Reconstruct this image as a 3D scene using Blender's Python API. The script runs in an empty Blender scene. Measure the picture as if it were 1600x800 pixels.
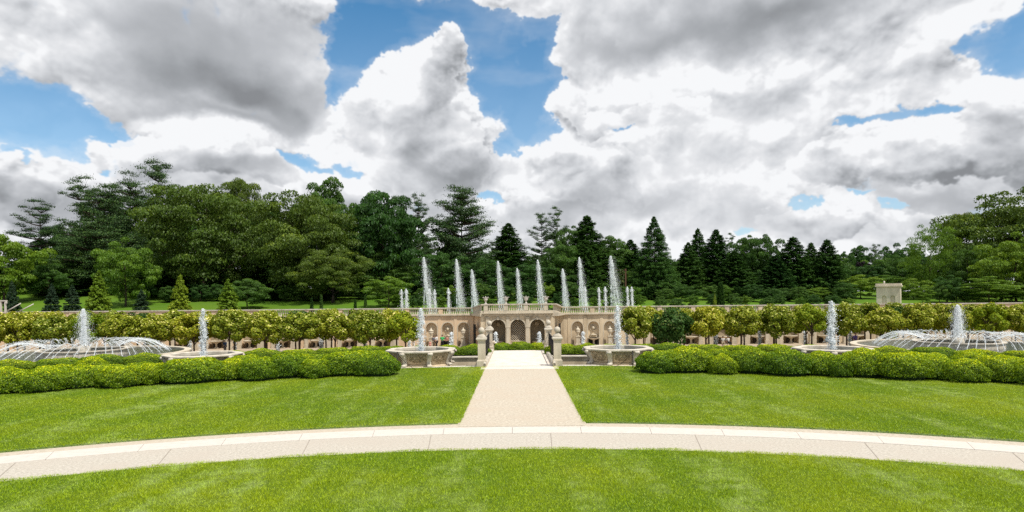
import bpy, bmesh, math, random
import numpy as np
from mathutils import Vector, Matrix

# ------------------------------------------------------------------ camera
R = math.radians
scene = bpy.context.scene
col = scene.collection
EYE = 3.6
ROLL = R(0.53)
cd = bpy.data.cameras.new('camera')
cam = bpy.data.objects.new('camera', cd)
col.objects.link(cam)
cam.location = (0, 0, EYE)
cam.rotation_euler = (R(90), ROLL, 0)
cd.sensor_width = 36
cd.lens = 22.5
cd.shift_x = -8 / 1600
cd.shift_y = 65 / 1600
cd.clip_start = 0.1
cd.clip_end = 5000
scene.camera = cam

scene.view_settings.view_transform = 'Standard'
scene.view_settings.look = 'None'
scene.view_settings.exposure = 0.22
scene.view_settings.gamma = 1.0
scene.cycles.max_bounces = 8
scene.cycles.transparent_max_bounces = 24
scene.cycles.caustics_reflective = False
scene.cycles.caustics_refractive = False
scene.cycles.sample_clamp_indirect = 4.0
scene.cycles.use_denoising = False

# ------------------------------------------------------------------ sun
SUN_EL, SUN_AZ = 61.0, 134.0        # degrees; azimuth from +Y towards +X
sd = bpy.data.lights.new('sun', 'SUN')
sd.energy = 4.1
sd.angle = R(0.6)
sd.color = (1.0, 0.95, 0.87)
sun = bpy.data.objects.new('sun', sd)
col.objects.link(sun)
se, sa = R(SUN_EL), R(SUN_AZ)
sdir = Vector((math.sin(sa) * math.cos(se), math.cos(sa) * math.cos(se), math.sin(se)))
sun.rotation_euler = sdir.to_track_quat('Z', 'Y').to_euler()
sun.location = (0, 0, 60)

# ------------------------------------------------------------------ pixel -> world helpers
def ray(px, py):
    A, B = (px - 808) / 1000, (465 - py) / 1000
    return A * math.cos(ROLL) + B * math.sin(ROLL), B * math.cos(ROLL) - A * math.sin(ROLL)

def at(px, py, d):
    u, v = ray(px, py)
    return Vector((u * d, d, EYE + v * d))

def azel(px, py):
    u, v = ray(px, py)
    return math.atan(u), math.atan2(v, math.sqrt(1 + u * u))

# ------------------------------------------------------------------ sky
world = bpy.data.worlds.new('World')
scene.world = world
world.use_nodes = True

class NT:
    def __init__(s, tree):
        s.t = tree; s.n = tree.nodes; s.l = tree.links
    def new(s, typ, **kw):
        n = s.n.new(typ)
        for k, v in kw.items(): setattr(n, k, v)
        return n
    def put(s, sock, v):
        if isinstance(v, bpy.types.NodeSocket): s.l.new(v, sock)
        elif v is not None: sock.default_value = v
    def math(s, op, a, b=None, c=None, clamp=False):
        n = s.new('ShaderNodeMath', operation=op, use_clamp=clamp)
        s.put(n.inputs[0], a)
        if b is not None: s.put(n.inputs[1], b)
        if c is not None: s.put(n.inputs[2], c)
        return n.outputs[0]
    def vmath(s, op, a, b=None, c=None):
        n = s.new('ShaderNodeVectorMath', operation=op)
        s.put(n.inputs[0], a)
        if b is not None: s.put(n.inputs[3 if op == 'SCALE' else 1], b)
        if c is not None: s.put(n.inputs[2], c)
        return n.outputs[1] if op == 'LENGTH' else n.outputs[0]
    def rng(s, v, a, b, c=0.0, d=1.0, smooth=False):
        n = s.new('ShaderNodeMapRange')
        if smooth: n.interpolation_type = 'SMOOTHSTEP'
        s.put(n.inputs[0], v)
        for i, x in enumerate((a, b, c, d)): s.put(n.inputs[i + 1], x)
        return n.outputs[0]
    def mix(s, f, a, b, blend='MIX'):
        n = s.new('ShaderNodeMix', data_type='RGBA', blend_type=blend)
        s.put(n.inputs[0], f)
        s.put(n.inputs[6], a if isinstance(a, bpy.types.NodeSocket) else (*a, 1))
        s.put(n.inputs[7], b if isinstance(b, bpy.types.NodeSocket) else (*b, 1))
        return n.outputs[2]
    def noise(s, vec, scale, detail=4, rough=0.5, dist=0.0):
        n = s.new('ShaderNodeTexNoise')
        s.put(n.inputs['Vector'], vec)
        n.inputs['Scale'].default_value = scale
        n.inputs['Detail'].default_value = detail
        n.inputs['Roughness'].default_value = rough
        n.inputs['Distortion'].default_value = dist
        return n

# ---- clouds: a generated sky map (azimuth, elevation), coverage and brightness from layered noise
SKW, SKH = 5120, 1024          # 360 degrees round, horizon (-2) to 70 degrees up
EL0, EL1 = -2.0, 70.0
def cloud_map():
    f4 = np.float32
    AZ = ((np.arange(SKW, dtype=f4) + .5) / SKW * 2 - 1) * np.pi
    EL = np.radians(EL0 + (np.arange(SKH, dtype=f4) + .5) / SKH * (EL1 - EL0)).astype(f4)
    def perlin(fu, fv, seed, U=None, V=None):
        # periodic in u; u, v in 0..1
        g = np.random.RandomState(seed)
        ang = g.rand(fv + 2, fu).astype(f4) * 2 * np.pi
        gx, gy = np.cos(ang), np.sin(ang)
        if U is None:
            u = ((np.arange(SKW, dtype=f4) + .5) / SKW * fu)[None, :]
            v = ((np.arange(SKH, dtype=f4) + .5) / SKH * fv)[:, None]
        else:
            u, v = U * fu, np.clip(V, 0, .9999) * fv
        iu = np.floor(u).astype(np.int32); iv = np.floor(v).astype(np.int32)
        fx = (u - iu).astype(f4); fy = (v - iv).astype(f4)
        sx = fx * fx * fx * (fx * (fx * 6 - 15) + 10); sy = fy * fy * fy * (fy * (fy * 6 - 15) + 10)
        i0 = iu % fu; i1 = (iu + 1) % fu
        def c(j, i, dx, dy): return gx[j, i] * dx + gy[j, i] * dy
        a = c(iv, i0, fx, fy); b = c(iv, i1, fx - 1, fy)
        d = c(iv + 1, i0, fx, fy - 1); e = c(iv + 1, i1, fx - 1, fy - 1)
        return ((a + (b - a) * sx) * (1 - sy) + (d + (e - d) * sx) * sy) * 1.5
    def fbm(f, octs, gain, seed, billow=False, U=None, V=None, asp=0.27):
        acc = 0; amp = 1; tot = 0
        for o in range(octs):
            fu = int(f * 2 ** o); fv = max(2, int(fu * asp))
            n = perlin(fu, fv, seed + o * 7, U, V)
            if billow: n = np.abs(n) * 2 - .55
            acc = acc + amp * n; tot += amp; amp *= gain
        return (acc / tot).astype(f4)
    uu = ((np.arange(SKW, dtype=f4) + .5) / SKW)[None, :]
    vv = ((np.arange(SKH, dtype=f4) + .5) / SKH)[:, None]
    # domain warp shared by layout and noise
    wx = fbm(26, 4, .55, 11); wy = fbm(26, 4, .55, 23)
    wx2 = fbm(110, 5, .66, 31); wy2 = fbm(110, 5, .66, 43)
    Pa = AZ[None, :] + wx * .055 + wx2 * .028
    Pe = EL[:, None] + wy * .040 + wy2 * .024
    def blobs(lst, Pa, Pe, soft=(.35, 1.25)):
        acc = np.zeros((SKH, SKW), f4)
        for (px, py, rx, ry, amp) in lst:
            a, e = azel(px, py); a2, _ = azel(px + rx, py); _, e2 = azel(px, py - ry)
            ra, re = abs(a2 - a), abs(e2 - e)
            i0 = int(((a - ra * 1.5 - .12) / np.pi + 1) / 2 * SKW); i1 = int(((a + ra * 1.5 + .12) / np.pi + 1) / 2 * SKW)
            s = np.s_[:, max(0, i0):min(SKW, i1)]
            L = np.sqrt(((Pa[s] - a) / ra) ** 2 + ((Pe[s] - e) / re) ** 2)
            t = np.clip((soft[1] - L) / (soft[1] - soft[0]), 0, 1)
            acc[s] += amp * t * t * (3 - 2 * t)
        return acc
    H = -1.0
    holes = [(20, 160, 130, 50, H), (120, 196, 100, 36, H), (20, 205, 60, 24, -.7),(215, 222, 50, 16, -.6),
             (600, 30, 112, 70, H), (548, 70, 46, 50, H), (730, 30, 80, 50, H), (540, 150, 26, 40, -.8),
             (775, 120, 70, 75, H), (825, 180, 52, 50, H), (848, 120, 36, 50, -.8), (795, 232, 26, 22, -.7),(835,60,40,40,-.6),
             (478, 247, 50, 15, -.9), (527, 266, 22, 9, -.6), (775, 302, 34, 10, -.8), (500,262,20,12,-.5),
             (1588, 85, 66, 52, H), (1525, 88, 20, 20, -.6), (1610, 20, 35, 45, -.7),
             (1340, 194, 40, 13, -.85), (1495, 180, 44, 12, -.85), (1420, 186, 80, 12, -.5),
             (1255, 314, 26, 9, -.66), (1350, 288, 28, 6, -.62), (1385, 314, 30, 7, -.62),
             (198, 257, 22, 6, -.9), (985, 208, 22, 5, -.7), (1160, 365, 24, 6, -.8), (40, 232, 50, 6, -.6), (565, 262, 20, 10, -.5)]
    adds = [(694, 72, 26, 30, 1.2), (690, 110, 34, 40, .9), (650, 125, 44, 34, .9), (605, 105, 24, 20, .7), (600, 150, 60, 30, .7),
            (565, 180, 40, 30, .5), (715, 190, 36, 60, .8), (735, 235, 44, 40, .6), (860, 290, 60, 50, .5), (905, 160, 40, 24, .5),
            (490, 0, 36, 24, .6), (480, 130, 30, 50, .6), (770, 3, 40, 14, .55), (700, 3, 20, 8, .4), (1560, 135, 36, 18, .4), (865, 228, 40, 16, .5)]
    n = fbm(60, 6, .58, 71, U=uu + wx2 * .0015, V=vv + wy2 * .004) * .8
    bl = fbm(80, 5, .55, 91, billow=True, U=uu + wx * .003, V=vv + wy * .008)
    big = fbm(12, 4, .5, 5)
    inview = (np.abs(AZ) < 1.1)[None, :]
    base = np.where(inview, .50 - .25 * 0, .30 + big * .8).astype(f4)
    C = base + blobs(holes, Pa, Pe) + blobs(adds, Pa, Pe)
    d = C + n * .38 + bl * .30
    soft = .10 + .42 * np.clip(fbm(9, 3, .5, 601) + .45, 0, 1)
    t = np.clip((d - .02) / soft, 0, 1); alpha = t * t * (3 - 2 * t)
    # self shadowing: how much cloud lies between a point and the sun side (up and a little left)
    dens = np.clip(d, 0, 1.2)
    def shift(A, du, dv):
        B = np.roll(A, int(du), axis=1); k = int(dv)
        if k > 0: B = np.vstack([B[k:], np.repeat(B[-1:], k, 0)])
        return B
    occ = np.zeros_like(d)
    step = [(2, 5), (4, 11), (7, 19), (11, 30), (15, 44), (20, 62)]
    for k, (du, dv) in enumerate(step): occ += shift(dens, du, dv) * (.26, .22, .18, .14, .11, .09)[k]
    relief = d - shift(d, 2, 5) ; relief2 = d - shift(d, 5, 14)
    G = [(320, 50, 250, 100, .62), (400, 150, 190, 55, .62), (300, 140, 170, 60, .25), (480, 190, 70, 30, .35), (90, 10, 110, 40, -.25),
         (1110, 20, 290, 66, .60), (1010, 62, 180, 40, .36), (1250, -20, 160, 50, .40), (1230, 185, 130, 50, .24), (1000, 312, 100, 26, .62),
         (905, 310, 40, 34, .5), (1440, 292, 160, 20, .6), (715, 262, 90, 40, .55), (670, 240, 70, 30, .25), (400, 268, 110, 22, .6),
         (70, 290, 90, 50, .40), (190, 300, 110, 50, .35), (1200, 345, 190, 34, .42), (850, 345, 130, 30, .3), (1120, 260, 150, 36, .3),
         (640, 315, 110, 24, .45), (1500, 345, 150, 40, .3), (340, 192, 160, 14, .35), (970, 200, 110, 30, .25), (1380, 110, 120, 40, -.15),
         (560, 215, 110, 30, -.25), (640, 160, 70, 60, -.3), (1230, 225, 60, 20, -.1)]
    g = blobs(G, AZ[None, :] + wx * .10 + wx2 * .02, EL[:, None] + wy * .07 + wy2 * .014, soft=(.1, 1.4))
    g = np.where(inview, g, .25 + big * .7)
    sm = fbm(16, 4, .48, 131)
    thick = np.clip((d - .1) / .5, 0, 1)
    # cauliflower relief inside the banks, lit from above
    def lit(f, seed, octs, gain, dv, wk):
        h = fbm(f, octs, gain, seed, billow=True, U=uu + wx * wk, V=vv + wy * wk * 3)
        return h - shift(h, dv * .4, dv)
    lobes = lit(30, 211, 5, .50, 30, .012) * 1.0 + lit(90, 307, 5, .5, 10, .004) * .38
    heavy = np.clip(g * 1.8, 0, 1)
    dark = .11 + g * .86 + (occ - .45) * .30 + sm * .34
    tex = -relief * .5 - relief2 * .45 - lobes * .60
    dark = dark + tex * (1 - .92 * heavy)
    edge = np.clip((d - .02) / .30, 0, 1)
    dark = dark * (.30 + .70 * edge)
    # separate cumulus banks in front, each with its own bright crown and grey foot
    bn = fbm(54, 6, .56, 401, U=uu + wx2 * .001, V=vv + wy2 * .003) * .55 + fbm(64, 4, .5, 433, billow=True, U=uu + wx * .003, V=vv + wy * .008) * .55
    banks = [
        ([(20, 300, 90, 62, 1), (70, 262, 50, 34, .8), (130, 262, 60, 46, .9), (205, 290, 70, 40, .8), (0, 262, 40, 24, .5)], .55),
        ([(235, 250, 60, 40, .9), (300, 240, 70, 40, .9), (370, 262, 70, 50, .9), (440, 270, 46, 44, .8), (160, 215, 24, 14, .5)], .5),
        ([(694, 76, 30, 36, 1.1), (690, 120, 40, 50, .9), (640, 145, 60, 50, .9), (600, 195, 70, 50, .9), (700, 210, 70, 60, .9), (740, 260, 54, 50, .8), (660, 260, 80, 50, .8)], .42),
        ([(870, 245, 50, 34, 1), (940, 250, 60, 34, .8), (830, 275, 50, 40, .8), (900, 300, 90, 40, .8), (1010, 280, 90, 50, .8)], .6),
        ([(1080, 215, 80, 60, .8), (1000, 185, 110, 34, .8), (900, 160, 40, 26, .9), (930, 200, 50, 30, .8)], .3),
        ([(1350, 240, 60, 40, 1), (1290, 270, 60, 40, .9), (1450, 245, 60, 40, .95), (1400, 270, 90, 40, .7), (1560, 200, 60, 80, 1), (1500, 250, 60, 40, .7), (1600, 260, 60, 60, .8)], .6),
        ([(1340, 322, 40, 30, 1), (1240, 350, 90, 34, .9), (1430, 340, 90, 30, .9), (1290, 335, 50, 26, .8), (1540, 330, 70, 30, .7)], .5)]
    for (bl_, foot) in banks:
        db = blobs(bl_, Pa, Pe, soft=(.2, 1.35)) - .52 + bn * .55
        ab = np.clip(db / .13, 0, 1); ab = ab * ab * (3 - 2 * ab)
        dc = np.clip(db, 0, 1.0)
        ob = shift(dc, 3, 8) * .3 + shift(dc, 7, 22) * .3 + shift(dc, 12, 44) * .4
        kb = .13 + np.clip(ob * foot * 1.25, 0, .75) + g * .38 - lobes * .52 - (db - shift(db, 3, 8)) * .5 + sm * .14
        kb = kb * (.35 + .65 * np.clip(db / .25, 0, 1))
        vis = ab * np.clip(1.25 - heavy * .9, 0, 1)
        dark = dark * (1 - vis) + kb * vis
        alpha = np.maximum(alpha, ab * (alpha > .02) + ab * .9 * (alpha <= .02))
    dark = np.clip(dark, 0, 1)
    # wisps on the blue
    ci = fbm(14, 6, .6, 171, U=uu, V=(vv * 2.2) % 1.0)
    veil = np.clip((ci - .05) * .55, 0, .22) + .30 * np.clip(1 - (EL[:, None]) / .42, 0, 1) + np.clip((d + .35) / .4, 0, 1) * .14
    al = np.maximum(alpha, veil).clip(0, 1)
    return dark.astype(f4), al.astype(f4)

def build_sky():
    dark, alpha = cloud_map()
    px = np.zeros((SKH, SKW, 4), np.float32)
    px[..., 0] = dark; px[..., 1] = alpha; px[..., 3] = 1
    im = bpy.data.images.new('cloud_field', SKW, SKH, float_buffer=True, is_data=True)
    im.pixels.foreach_set(px.ravel()); im.update()
    try: im.pack()
    except Exception: pass
    W = NT(world.node_tree)
    W.n.clear()
    out = W.new('ShaderNodeOutputWorld')
    sky = W.new('ShaderNodeTexSky')
    sky.sky_type = 'NISHITA'
    sky.sun_disc = False
    sky.sun_elevation = se
    sky.sun_rotation = sa
    sky.air_density = 1.0
    sky.dust_density = 0.2
    sky.ozone_density = 4.0
    bs = W.new('ShaderNodeBackground')
    hs = W.new('ShaderNodeHueSaturation'); hs.inputs['Saturation'].default_value = 1.2; hs.inputs['Hue'].default_value = .488
    W.l.new(sky.outputs[0], hs.inputs['Color']); W.l.new(hs.outputs[0], bs.inputs[0])
    bs.inputs[1].default_value = 0.122
    tc = W.new('ShaderNodeTexCoord')
    D = W.vmath('NORMALIZE', tc.outputs['Generated'])
    sep = W.new('ShaderNodeSeparateXYZ'); W.l.new(D, sep.inputs[0])
    az = W.math('ARCTAN2', sep.outputs[0], sep.outputs[1])
    el = W.math('ARCSINE', sep.outputs[2])
    cp = W.new('ShaderNodeCombineXYZ')
    W.l.new(W.math('ADD', W.math('DIVIDE', az, 2 * math.pi), 0.5), cp.inputs[0])
    W.l.new(W.math('DIVIDE', W.math('SUBTRACT', el, R(EL0)), R(EL1 - EL0), clamp=True), cp.inputs[1])
    ti = W.new('ShaderNodeTexImage', image=im, interpolation='Cubic', extension='EXTEND')
    W.l.new(cp.outputs[0], ti.inputs[0])
    sp = W.new('ShaderNodeSeparateColor'); W.l.new(ti.outputs[0], sp.inputs[0])
    cr = W.new('ShaderNodeValToRGB')
    W.l.new(sp.outputs[0], cr.inputs[0])
    e = cr.color_ramp.elements
    e[0].position = 0.0; e[0].color = (.80, .81, .825, 1)
    e[1].position = 1.0; e[1].color = (.22, .23, .245, 1)
    for p, c in ((.12, (.69, .70, .72)), (.3, (.59, .605, .63)), (.55, (.445, .46, .485)), (.8, (.31, .325, .345))):
        x = e.new(p); x.color = (*c, 1)
    bc = W.new('ShaderNodeBackground')
    W.l.new(cr.outputs[0], bc.inputs[0]); bc.inputs[1].default_value = 1.0
    ms = W.new('ShaderNodeMixShader')
    W.l.new(sp.outputs[1], ms.inputs[0]); W.l.new(bs.outputs[0], ms.inputs[1]); W.l.new(bc.outputs[0], ms.inputs[2])
    W.l.new(ms.outputs[0], out.inputs[0])
    world.cycles.sampling_method = 'MANUAL'
    world.cycles.sample_map_resolution = 512
build_sky()

# ================================================================== tools
def mat(name, c1, c2=None, rough=0.8, scale=3.0, bump=0.0, bscale=None, detail=6, spec=0.3, c3=None, s3=0.4, coord='Object', metal=0.0, streak=False):
    m = bpy.data.materials.new(name); m.use_nodes = True
    N = NT(m.node_tree); N.n.clear()
    o = N.new('ShaderNodeOutputMaterial'); p = N.new('ShaderNodeBsdfPrincipled')
    N.l.new(p.outputs[0], o.inputs[0])
    p.inputs['Roughness'].default_value = rough
    p.inputs['Specular IOR Level'].default_value = spec
    p.inputs['Metallic'].default_value = metal
    tc = N.new('ShaderNodeTexCoord'); V = tc.outputs[coord]
    if streak: V = N.vmath('MULTIPLY', V, (1, 1, .25))
    if c2 is None: p.inputs['Base Color'].default_value = (*c1, 1)
    else:
        n = N.noise(V, scale, detail, 0.6)
        c = N.mix(N.rng(n.outputs[0], .32, .68), c1, c2)
        if c3 is not None:
            n3 = N.noise(V, s3, 4, 0.6)
            c = N.mix(N.rng(n3.outputs[0], .45, .7), c, c3)
        N.l.new(c, p.inputs['Base Color'])
    if bump:
        n2 = N.noise(V, bscale or scale * 4, 5, 0.6)
        b = N.new('ShaderNodeBump'); b.inputs['Strength'].default_value = bump; b.inputs['Distance'].default_value = 0.02
        N.l.new(n2.outputs[0], b.inputs['Height']); N.l.new(b.outputs[0], p.inputs['Normal'])
    return m

def leafmat(name, ca, cb, cc=None, trans=0.35, rough=0.55, vary=0.35, glossy=0.02):
    """ca..cb by leaf (attribute rnd), with object-to-object variation; cc = colour of the lightest leaves"""
    m = bpy.data.materials.new(name); m.use_nodes = True
    N = NT(m.node_tree); N.n.clear()
    o = N.new('ShaderNodeOutputMaterial')
    at_ = N.new('ShaderNodeAttribute', attribute_name='rnd')
    c = N.mix(at_.outputs['Fac'], ca, cb)
    if cc is not None: c = N.mix(N.rng(at_.outputs['Fac'], .72, .95), c, cc)
    oi = N.new('ShaderNodeObjectInfo')
    hs = N.new('ShaderNodeHueSaturation')
    N.l.new(c, hs.inputs['Color'])
    N.l.new(N.rng(oi.outputs['Random'], 0, 1, 1 - vary, 1 + vary), hs.inputs['Value'])
    N.l.new(N.rng(oi.outputs['Random'], 0, 1, .515, .485), hs.inputs['Hue'])
    c = hs.outputs[0]
    d = N.new('ShaderNodeBsdfDiffuse'); t = N.new('ShaderNodeBsdfTranslucent'); g = N.new('ShaderNodeBsdfGlossy')
    N.l.new(c, d.inputs[0])
    tcol = N.mix(1.0, c, (1.25, 1.15, .5), 'MULTIPLY'); N.l.new(tcol, t.inputs[0])
    g.inputs['Roughness'].default_value = rough; g.inputs[0].default_value = (1, 1, 1, 1)
    a = N.new('ShaderNodeMixShader'); a.inputs[0].default_value = trans
    N.l.new(d.outputs[0], a.inputs[1]); N.l.new(t.outputs[0], a.inputs[2])
    b = N.new('ShaderNodeMixShader'); b.inputs[0].default_value = glossy
    N.l.new(a.outputs[0], b.inputs[1]); N.l.new(g.outputs[0], b.inputs[2])
    N.l.new(b.outputs[0], o.inputs[0])
    return m

class MB:
    def __init__(s): s.v = []; s.f = []; s.sm = []
    def add(s, vs, fs, smooth=False):
        o = len(s.v); s.v += [tuple(v) for v in vs]; s.f += [tuple(i + o for i in f) for f in fs]; s.sm += [smooth] * len(fs)
        return s
    def box(s, x0, x1, y0, y1, z0, z1):
        v = [(x0, y0, z0), (x1, y0, z0), (x1, y1, z0), (x0, y1, z0), (x0, y0, z1), (x1, y0, z1), (x1, y1, z1), (x0, y1, z1)]
        return s.add(v, [(0, 3, 2, 1), (4, 5, 6, 7), (0, 1, 5, 4), (1, 2, 6, 5), (2, 3, 7, 6), (3, 0, 4, 7)])
    def lathe(s, prof, n=16, c=(0, 0, 0), rot=0.0, smooth=True, cap=True, sx=1.0, sy=1.0):
        vs = []; k = len(prof)
        for i in range(n):
            a = 2 * math.pi * i / n + rot
            for (r, z) in prof: vs.append((c[0] + r * math.cos(a) * sx, c[1] + r * math.sin(a) * sy, c[2] + z))
        fs = []
        for i in range(n):
            j = (i + 1) % n
            for q in range(k - 1): fs.append((i * k + q, j * k + q, j * k + q + 1, i * k + q + 1))
        s.add(vs, fs, smooth)
        if cap:
            o = len(s.v) - len(vs)
            s.f.append(tuple(o + i * k + k - 1 for i in range(n))); s.sm.append(False)
            s.f.append(tuple(o + i * k for i in reversed(range(n)))); s.sm.append(False)
        return s
    def tube(s, pts, rad, n=6, smooth=True):
        pts = [Vector(p) for p in pts]; m = len(pts)
        rs = rad if isinstance(rad, (list, tuple)) else [rad] * m
        vs = []; up = Vector((0, 0, 1))
        for i, p in enumerate(pts):
            t = (pts[min(i + 1, m - 1)] - pts[max(i - 1, 0)])
            if t.length < 1e-9: t = Vector((0, 0, 1))
            t.normalize()
            a = t.cross(up)
            if a.length < 1e-3: a = t.cross(Vector((1, 0, 0)))
            a.normalize(); b = t.cross(a)
            for k in range(n):
                w = 2 * math.pi * k / n
                vs.append(p + (a * math.cos(w) + b * math.sin(w)) * rs[i])
        fs = [(i * n + k, i * n + (k + 1) % n, (i + 1) * n + (k + 1) % n, (i + 1) * n + k) for i in range(m - 1) for k in range(n)]
        fs.append(tuple(range(n - 1, -1, -1))); fs.append(tuple((m - 1) * n + k for k in range(n)))
        return s.add(vs, fs, smooth)
    def ball(s, c, rx, ry=None, rz=None, n=12, m=8):
        ry = ry or rx; rz = rz or rx
        prof = [(max(1e-4, math.sin(math.pi * i / m)), -math.cos(math.pi * i / m)) for i in range(m + 1)]
        vs = []; fs = []
        for i in range(n):
            a = 2 * math.pi * i / n
            for (r, z) in prof: vs.append((c[0] + rx * r * math.cos(a), c[1] + ry * r * math.sin(a), c[2] + rz * z))
        k = m + 1
        for i in range(n):
            j = (i + 1) % n
            for q in range(m): fs.append((i * k + q, j * k + q, j * k + q + 1, i * k + q + 1))
        return s.add(vs, fs, True)
    def xf(s, M):
        s.v = [tuple(M @ Vector(v)) for v in s.v]; return s
    def mesh(s, name, m):
        me = bpy.data.meshes.new(name); me.from_pydata(s.v, [], s.f); me.validate(verbose=False)
        if len(me.polygons) == len(s.sm): me.polygons.foreach_set('use_smooth', s.sm)
        if m: me.materials.append(m)
        me.update(); return me
    def build(s, name, m, parent=None, loc=None):
        return link(name, s.mesh(name, m), parent, loc)

def link(name, me, parent=None, loc=None):
    o = bpy.data.objects.new(name, me); col.objects.link(o)
    if parent: o.parent = parent
    if loc is not None: o.location = loc
    return o
def tag(o, label, cat, group=None, kind=None):
    if label: o['label'] = label
    if cat: o['category'] = cat
    if group: o['group'] = group
    if kind: o['kind'] = kind
    return o
def thing(name, label, cat, loc=(0, 0, 0), rz=0.0, group=None, sc=None):
    o = bpy.data.objects.new(name, None); col.objects.link(o)
    o.location = loc; o.rotation_euler = (0, 0, rz); o.empty_display_size = .3
    if sc: o.scale = sc
    return tag(o, label, cat, group)
def struct(o): o['kind'] = 'structure'; return o
def dup(src, loc=None, rz=0.0, label=None, group=None, sc=None):
    r = src.copy(); col.objects.link(r)
    if loc is not None: r.location = loc
    r.rotation_euler = (0, 0, rz)
    if sc: r.scale = sc
    if label: r['label'] = label
    if group: r['group'] = group
    for ch in list(src.children):
        c = ch.copy(); col.objects.link(c); c.parent = r
        for g in list(ch.children):
            d = g.copy(); col.objects.link(d); d.parent = c
    return r

ORD = ['first', 'second', 'third', 'fourth', 'fifth', 'sixth', 'seventh', 'eighth', 'ninth', 'tenth', 'eleventh', 'twelfth', 'thirteenth',
       'fourteenth', 'fifteenth', 'sixteenth', 'seventeenth', 'eighteenth', 'nineteenth', 'twentieth', 'twenty-first', 'twenty-second', 'twenty-third',
       'twenty-fourth', 'twenty-fifth', 'twenty-sixth', 'twenty-seventh', 'twenty-eighth', 'twenty-ninth', 'thirtieth']

def np_mesh(name, V, F, m, rnd=None, smooth=False):
    """V (n,3) floats, F (k, 3 or 4) ints, rnd (k,) floats -> mesh"""
    V = np.ascontiguousarray(V, np.float32); F = np.ascontiguousarray(F, np.int32)
    k, w = F.shape
    me = bpy.data.meshes.new(name)
    me.vertices.add(len(V)); me.vertices.foreach_set('co', V.ravel())
    me.loops.add(k * w); me.loops.foreach_set('vertex_index', F.ravel())
    me.polygons.add(k); me.polygons.foreach_set('loop_start', np.arange(0, k * w, w, dtype=np.int32))
    me.polygons.foreach_set('loop_total', np.full(k, w, np.int32))
    if smooth: me.polygons.foreach_set('use_smooth', np.ones(k, bool))
    me.update(calc_edges=True)
    if rnd is not None:
        a = me.attributes.new('rnd', 'FLOAT', 'FACE'); a.data.foreach_set('value', np.ascontiguousarray(rnd, np.float32))
    if m: me.materials.append(m)
    return me

def unit(a): return a / np.maximum(1e-9, np.linalg.norm(a, axis=-1, keepdims=True))

def leaves(P, Nrm, size, rs, jitter=0.6, aspect=0.6, spread=.35, axis=None):
    """one bent diamond leaf (quad) per point; faces loosely along Nrm"""
    n = len(P)
    Nn = unit(Nrm + rs.normal(size=(n, 3)) * jitter)
    t = rs.normal(size=(n, 3)) if axis is None else axis + rs.normal(size=(n, 3)) * .35
    t = unit(np.cross(np.cross(Nn, t), Nn)); b = np.cross(Nn, t)
    s = (size * (1 + spread * rs.uniform(-1, 1, n)))[:, None]
    V = np.stack([P - t * s * .5, P + b * s * .5 * aspect, P + t * s * .5 + Nn * s * .08, P - b * s * .5 * aspect], 1).reshape(-1, 3)
    F = np.arange(4 * n).reshape(n, 4)
    return V, F

def ellipsoid_pts(n, rs, low=-1.0):
    d = unit(rs.normal(size=(int(n * 2.5) + 50, 3))); d = d[d[:, 2] > low][:n]
    return d
def smoothstep(a, b, x):
    t = np.clip((np.asarray(x, float) - a) / (b - a), 0, 1); return t * t * (3 - 2 * t)

# ================================================================== materials
STONE = mat('limestone', (.68, .57, .41), (.58, .47, .32), .85, 1.2, .35, 14, c3=(.37, .30, .205), s3=.9, streak=True)
STONE_L = mat('pale_limestone', (.62, .55, .43), (.53, .46, .35), .85, 2.5, .35, 20, c3=(.42, .37, .28), s3=1.6, streak=True)
STUCCO = mat('ochre_stucco', (.66, .49, .32), (.72, .56, .39), .9, .8, .2, 10, c3=(.50, .355, .225), s3=.5, streak=True)
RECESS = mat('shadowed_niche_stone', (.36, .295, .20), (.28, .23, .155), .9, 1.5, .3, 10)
GREYST = mat('weathered_capstone', (.62, .57, .48), (.52, .46, .37), .85, 3, .3, 20, c3=(.34, .30, .24), s3=2)
WHITEST = mat('white_granite_kerb', (.60, .56, .50), (.54, .49, .43), .75, 6, .15, 60)
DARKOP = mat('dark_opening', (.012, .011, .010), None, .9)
IRON = mat('black_wrought_iron', (.018, .016, .015), (.03, .026, .022), .5, 8, .1, metal=0.3)
BARK = mat('bark', (.085, .06, .042), (.045, .033, .025), .95, 3, .8, 12)
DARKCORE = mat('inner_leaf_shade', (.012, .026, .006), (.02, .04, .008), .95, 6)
def glass_water():
    m = bpy.data.materials.new('pool_water'); m.use_nodes = True
    N = NT(m.node_tree); p = N.n['Principled BSDF']
    p.inputs['Base Color'].default_value = (.05, .06, .045, 1); p.inputs['Roughness'].default_value = .08
    tc = N.new('ShaderNodeTexCoord'); n = N.noise(tc.outputs['Object'], 5, 4, .6); b = N.new('ShaderNodeBump')
    b.inputs['Strength'].default_value = .6; b.inputs['Distance'].default_value = .05
    N.l.new(n.outputs[0], b.inputs['Height']); N.l.new(b.outputs[0], p.inputs['Normal'])
    return m
WATER = glass_water()
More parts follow.
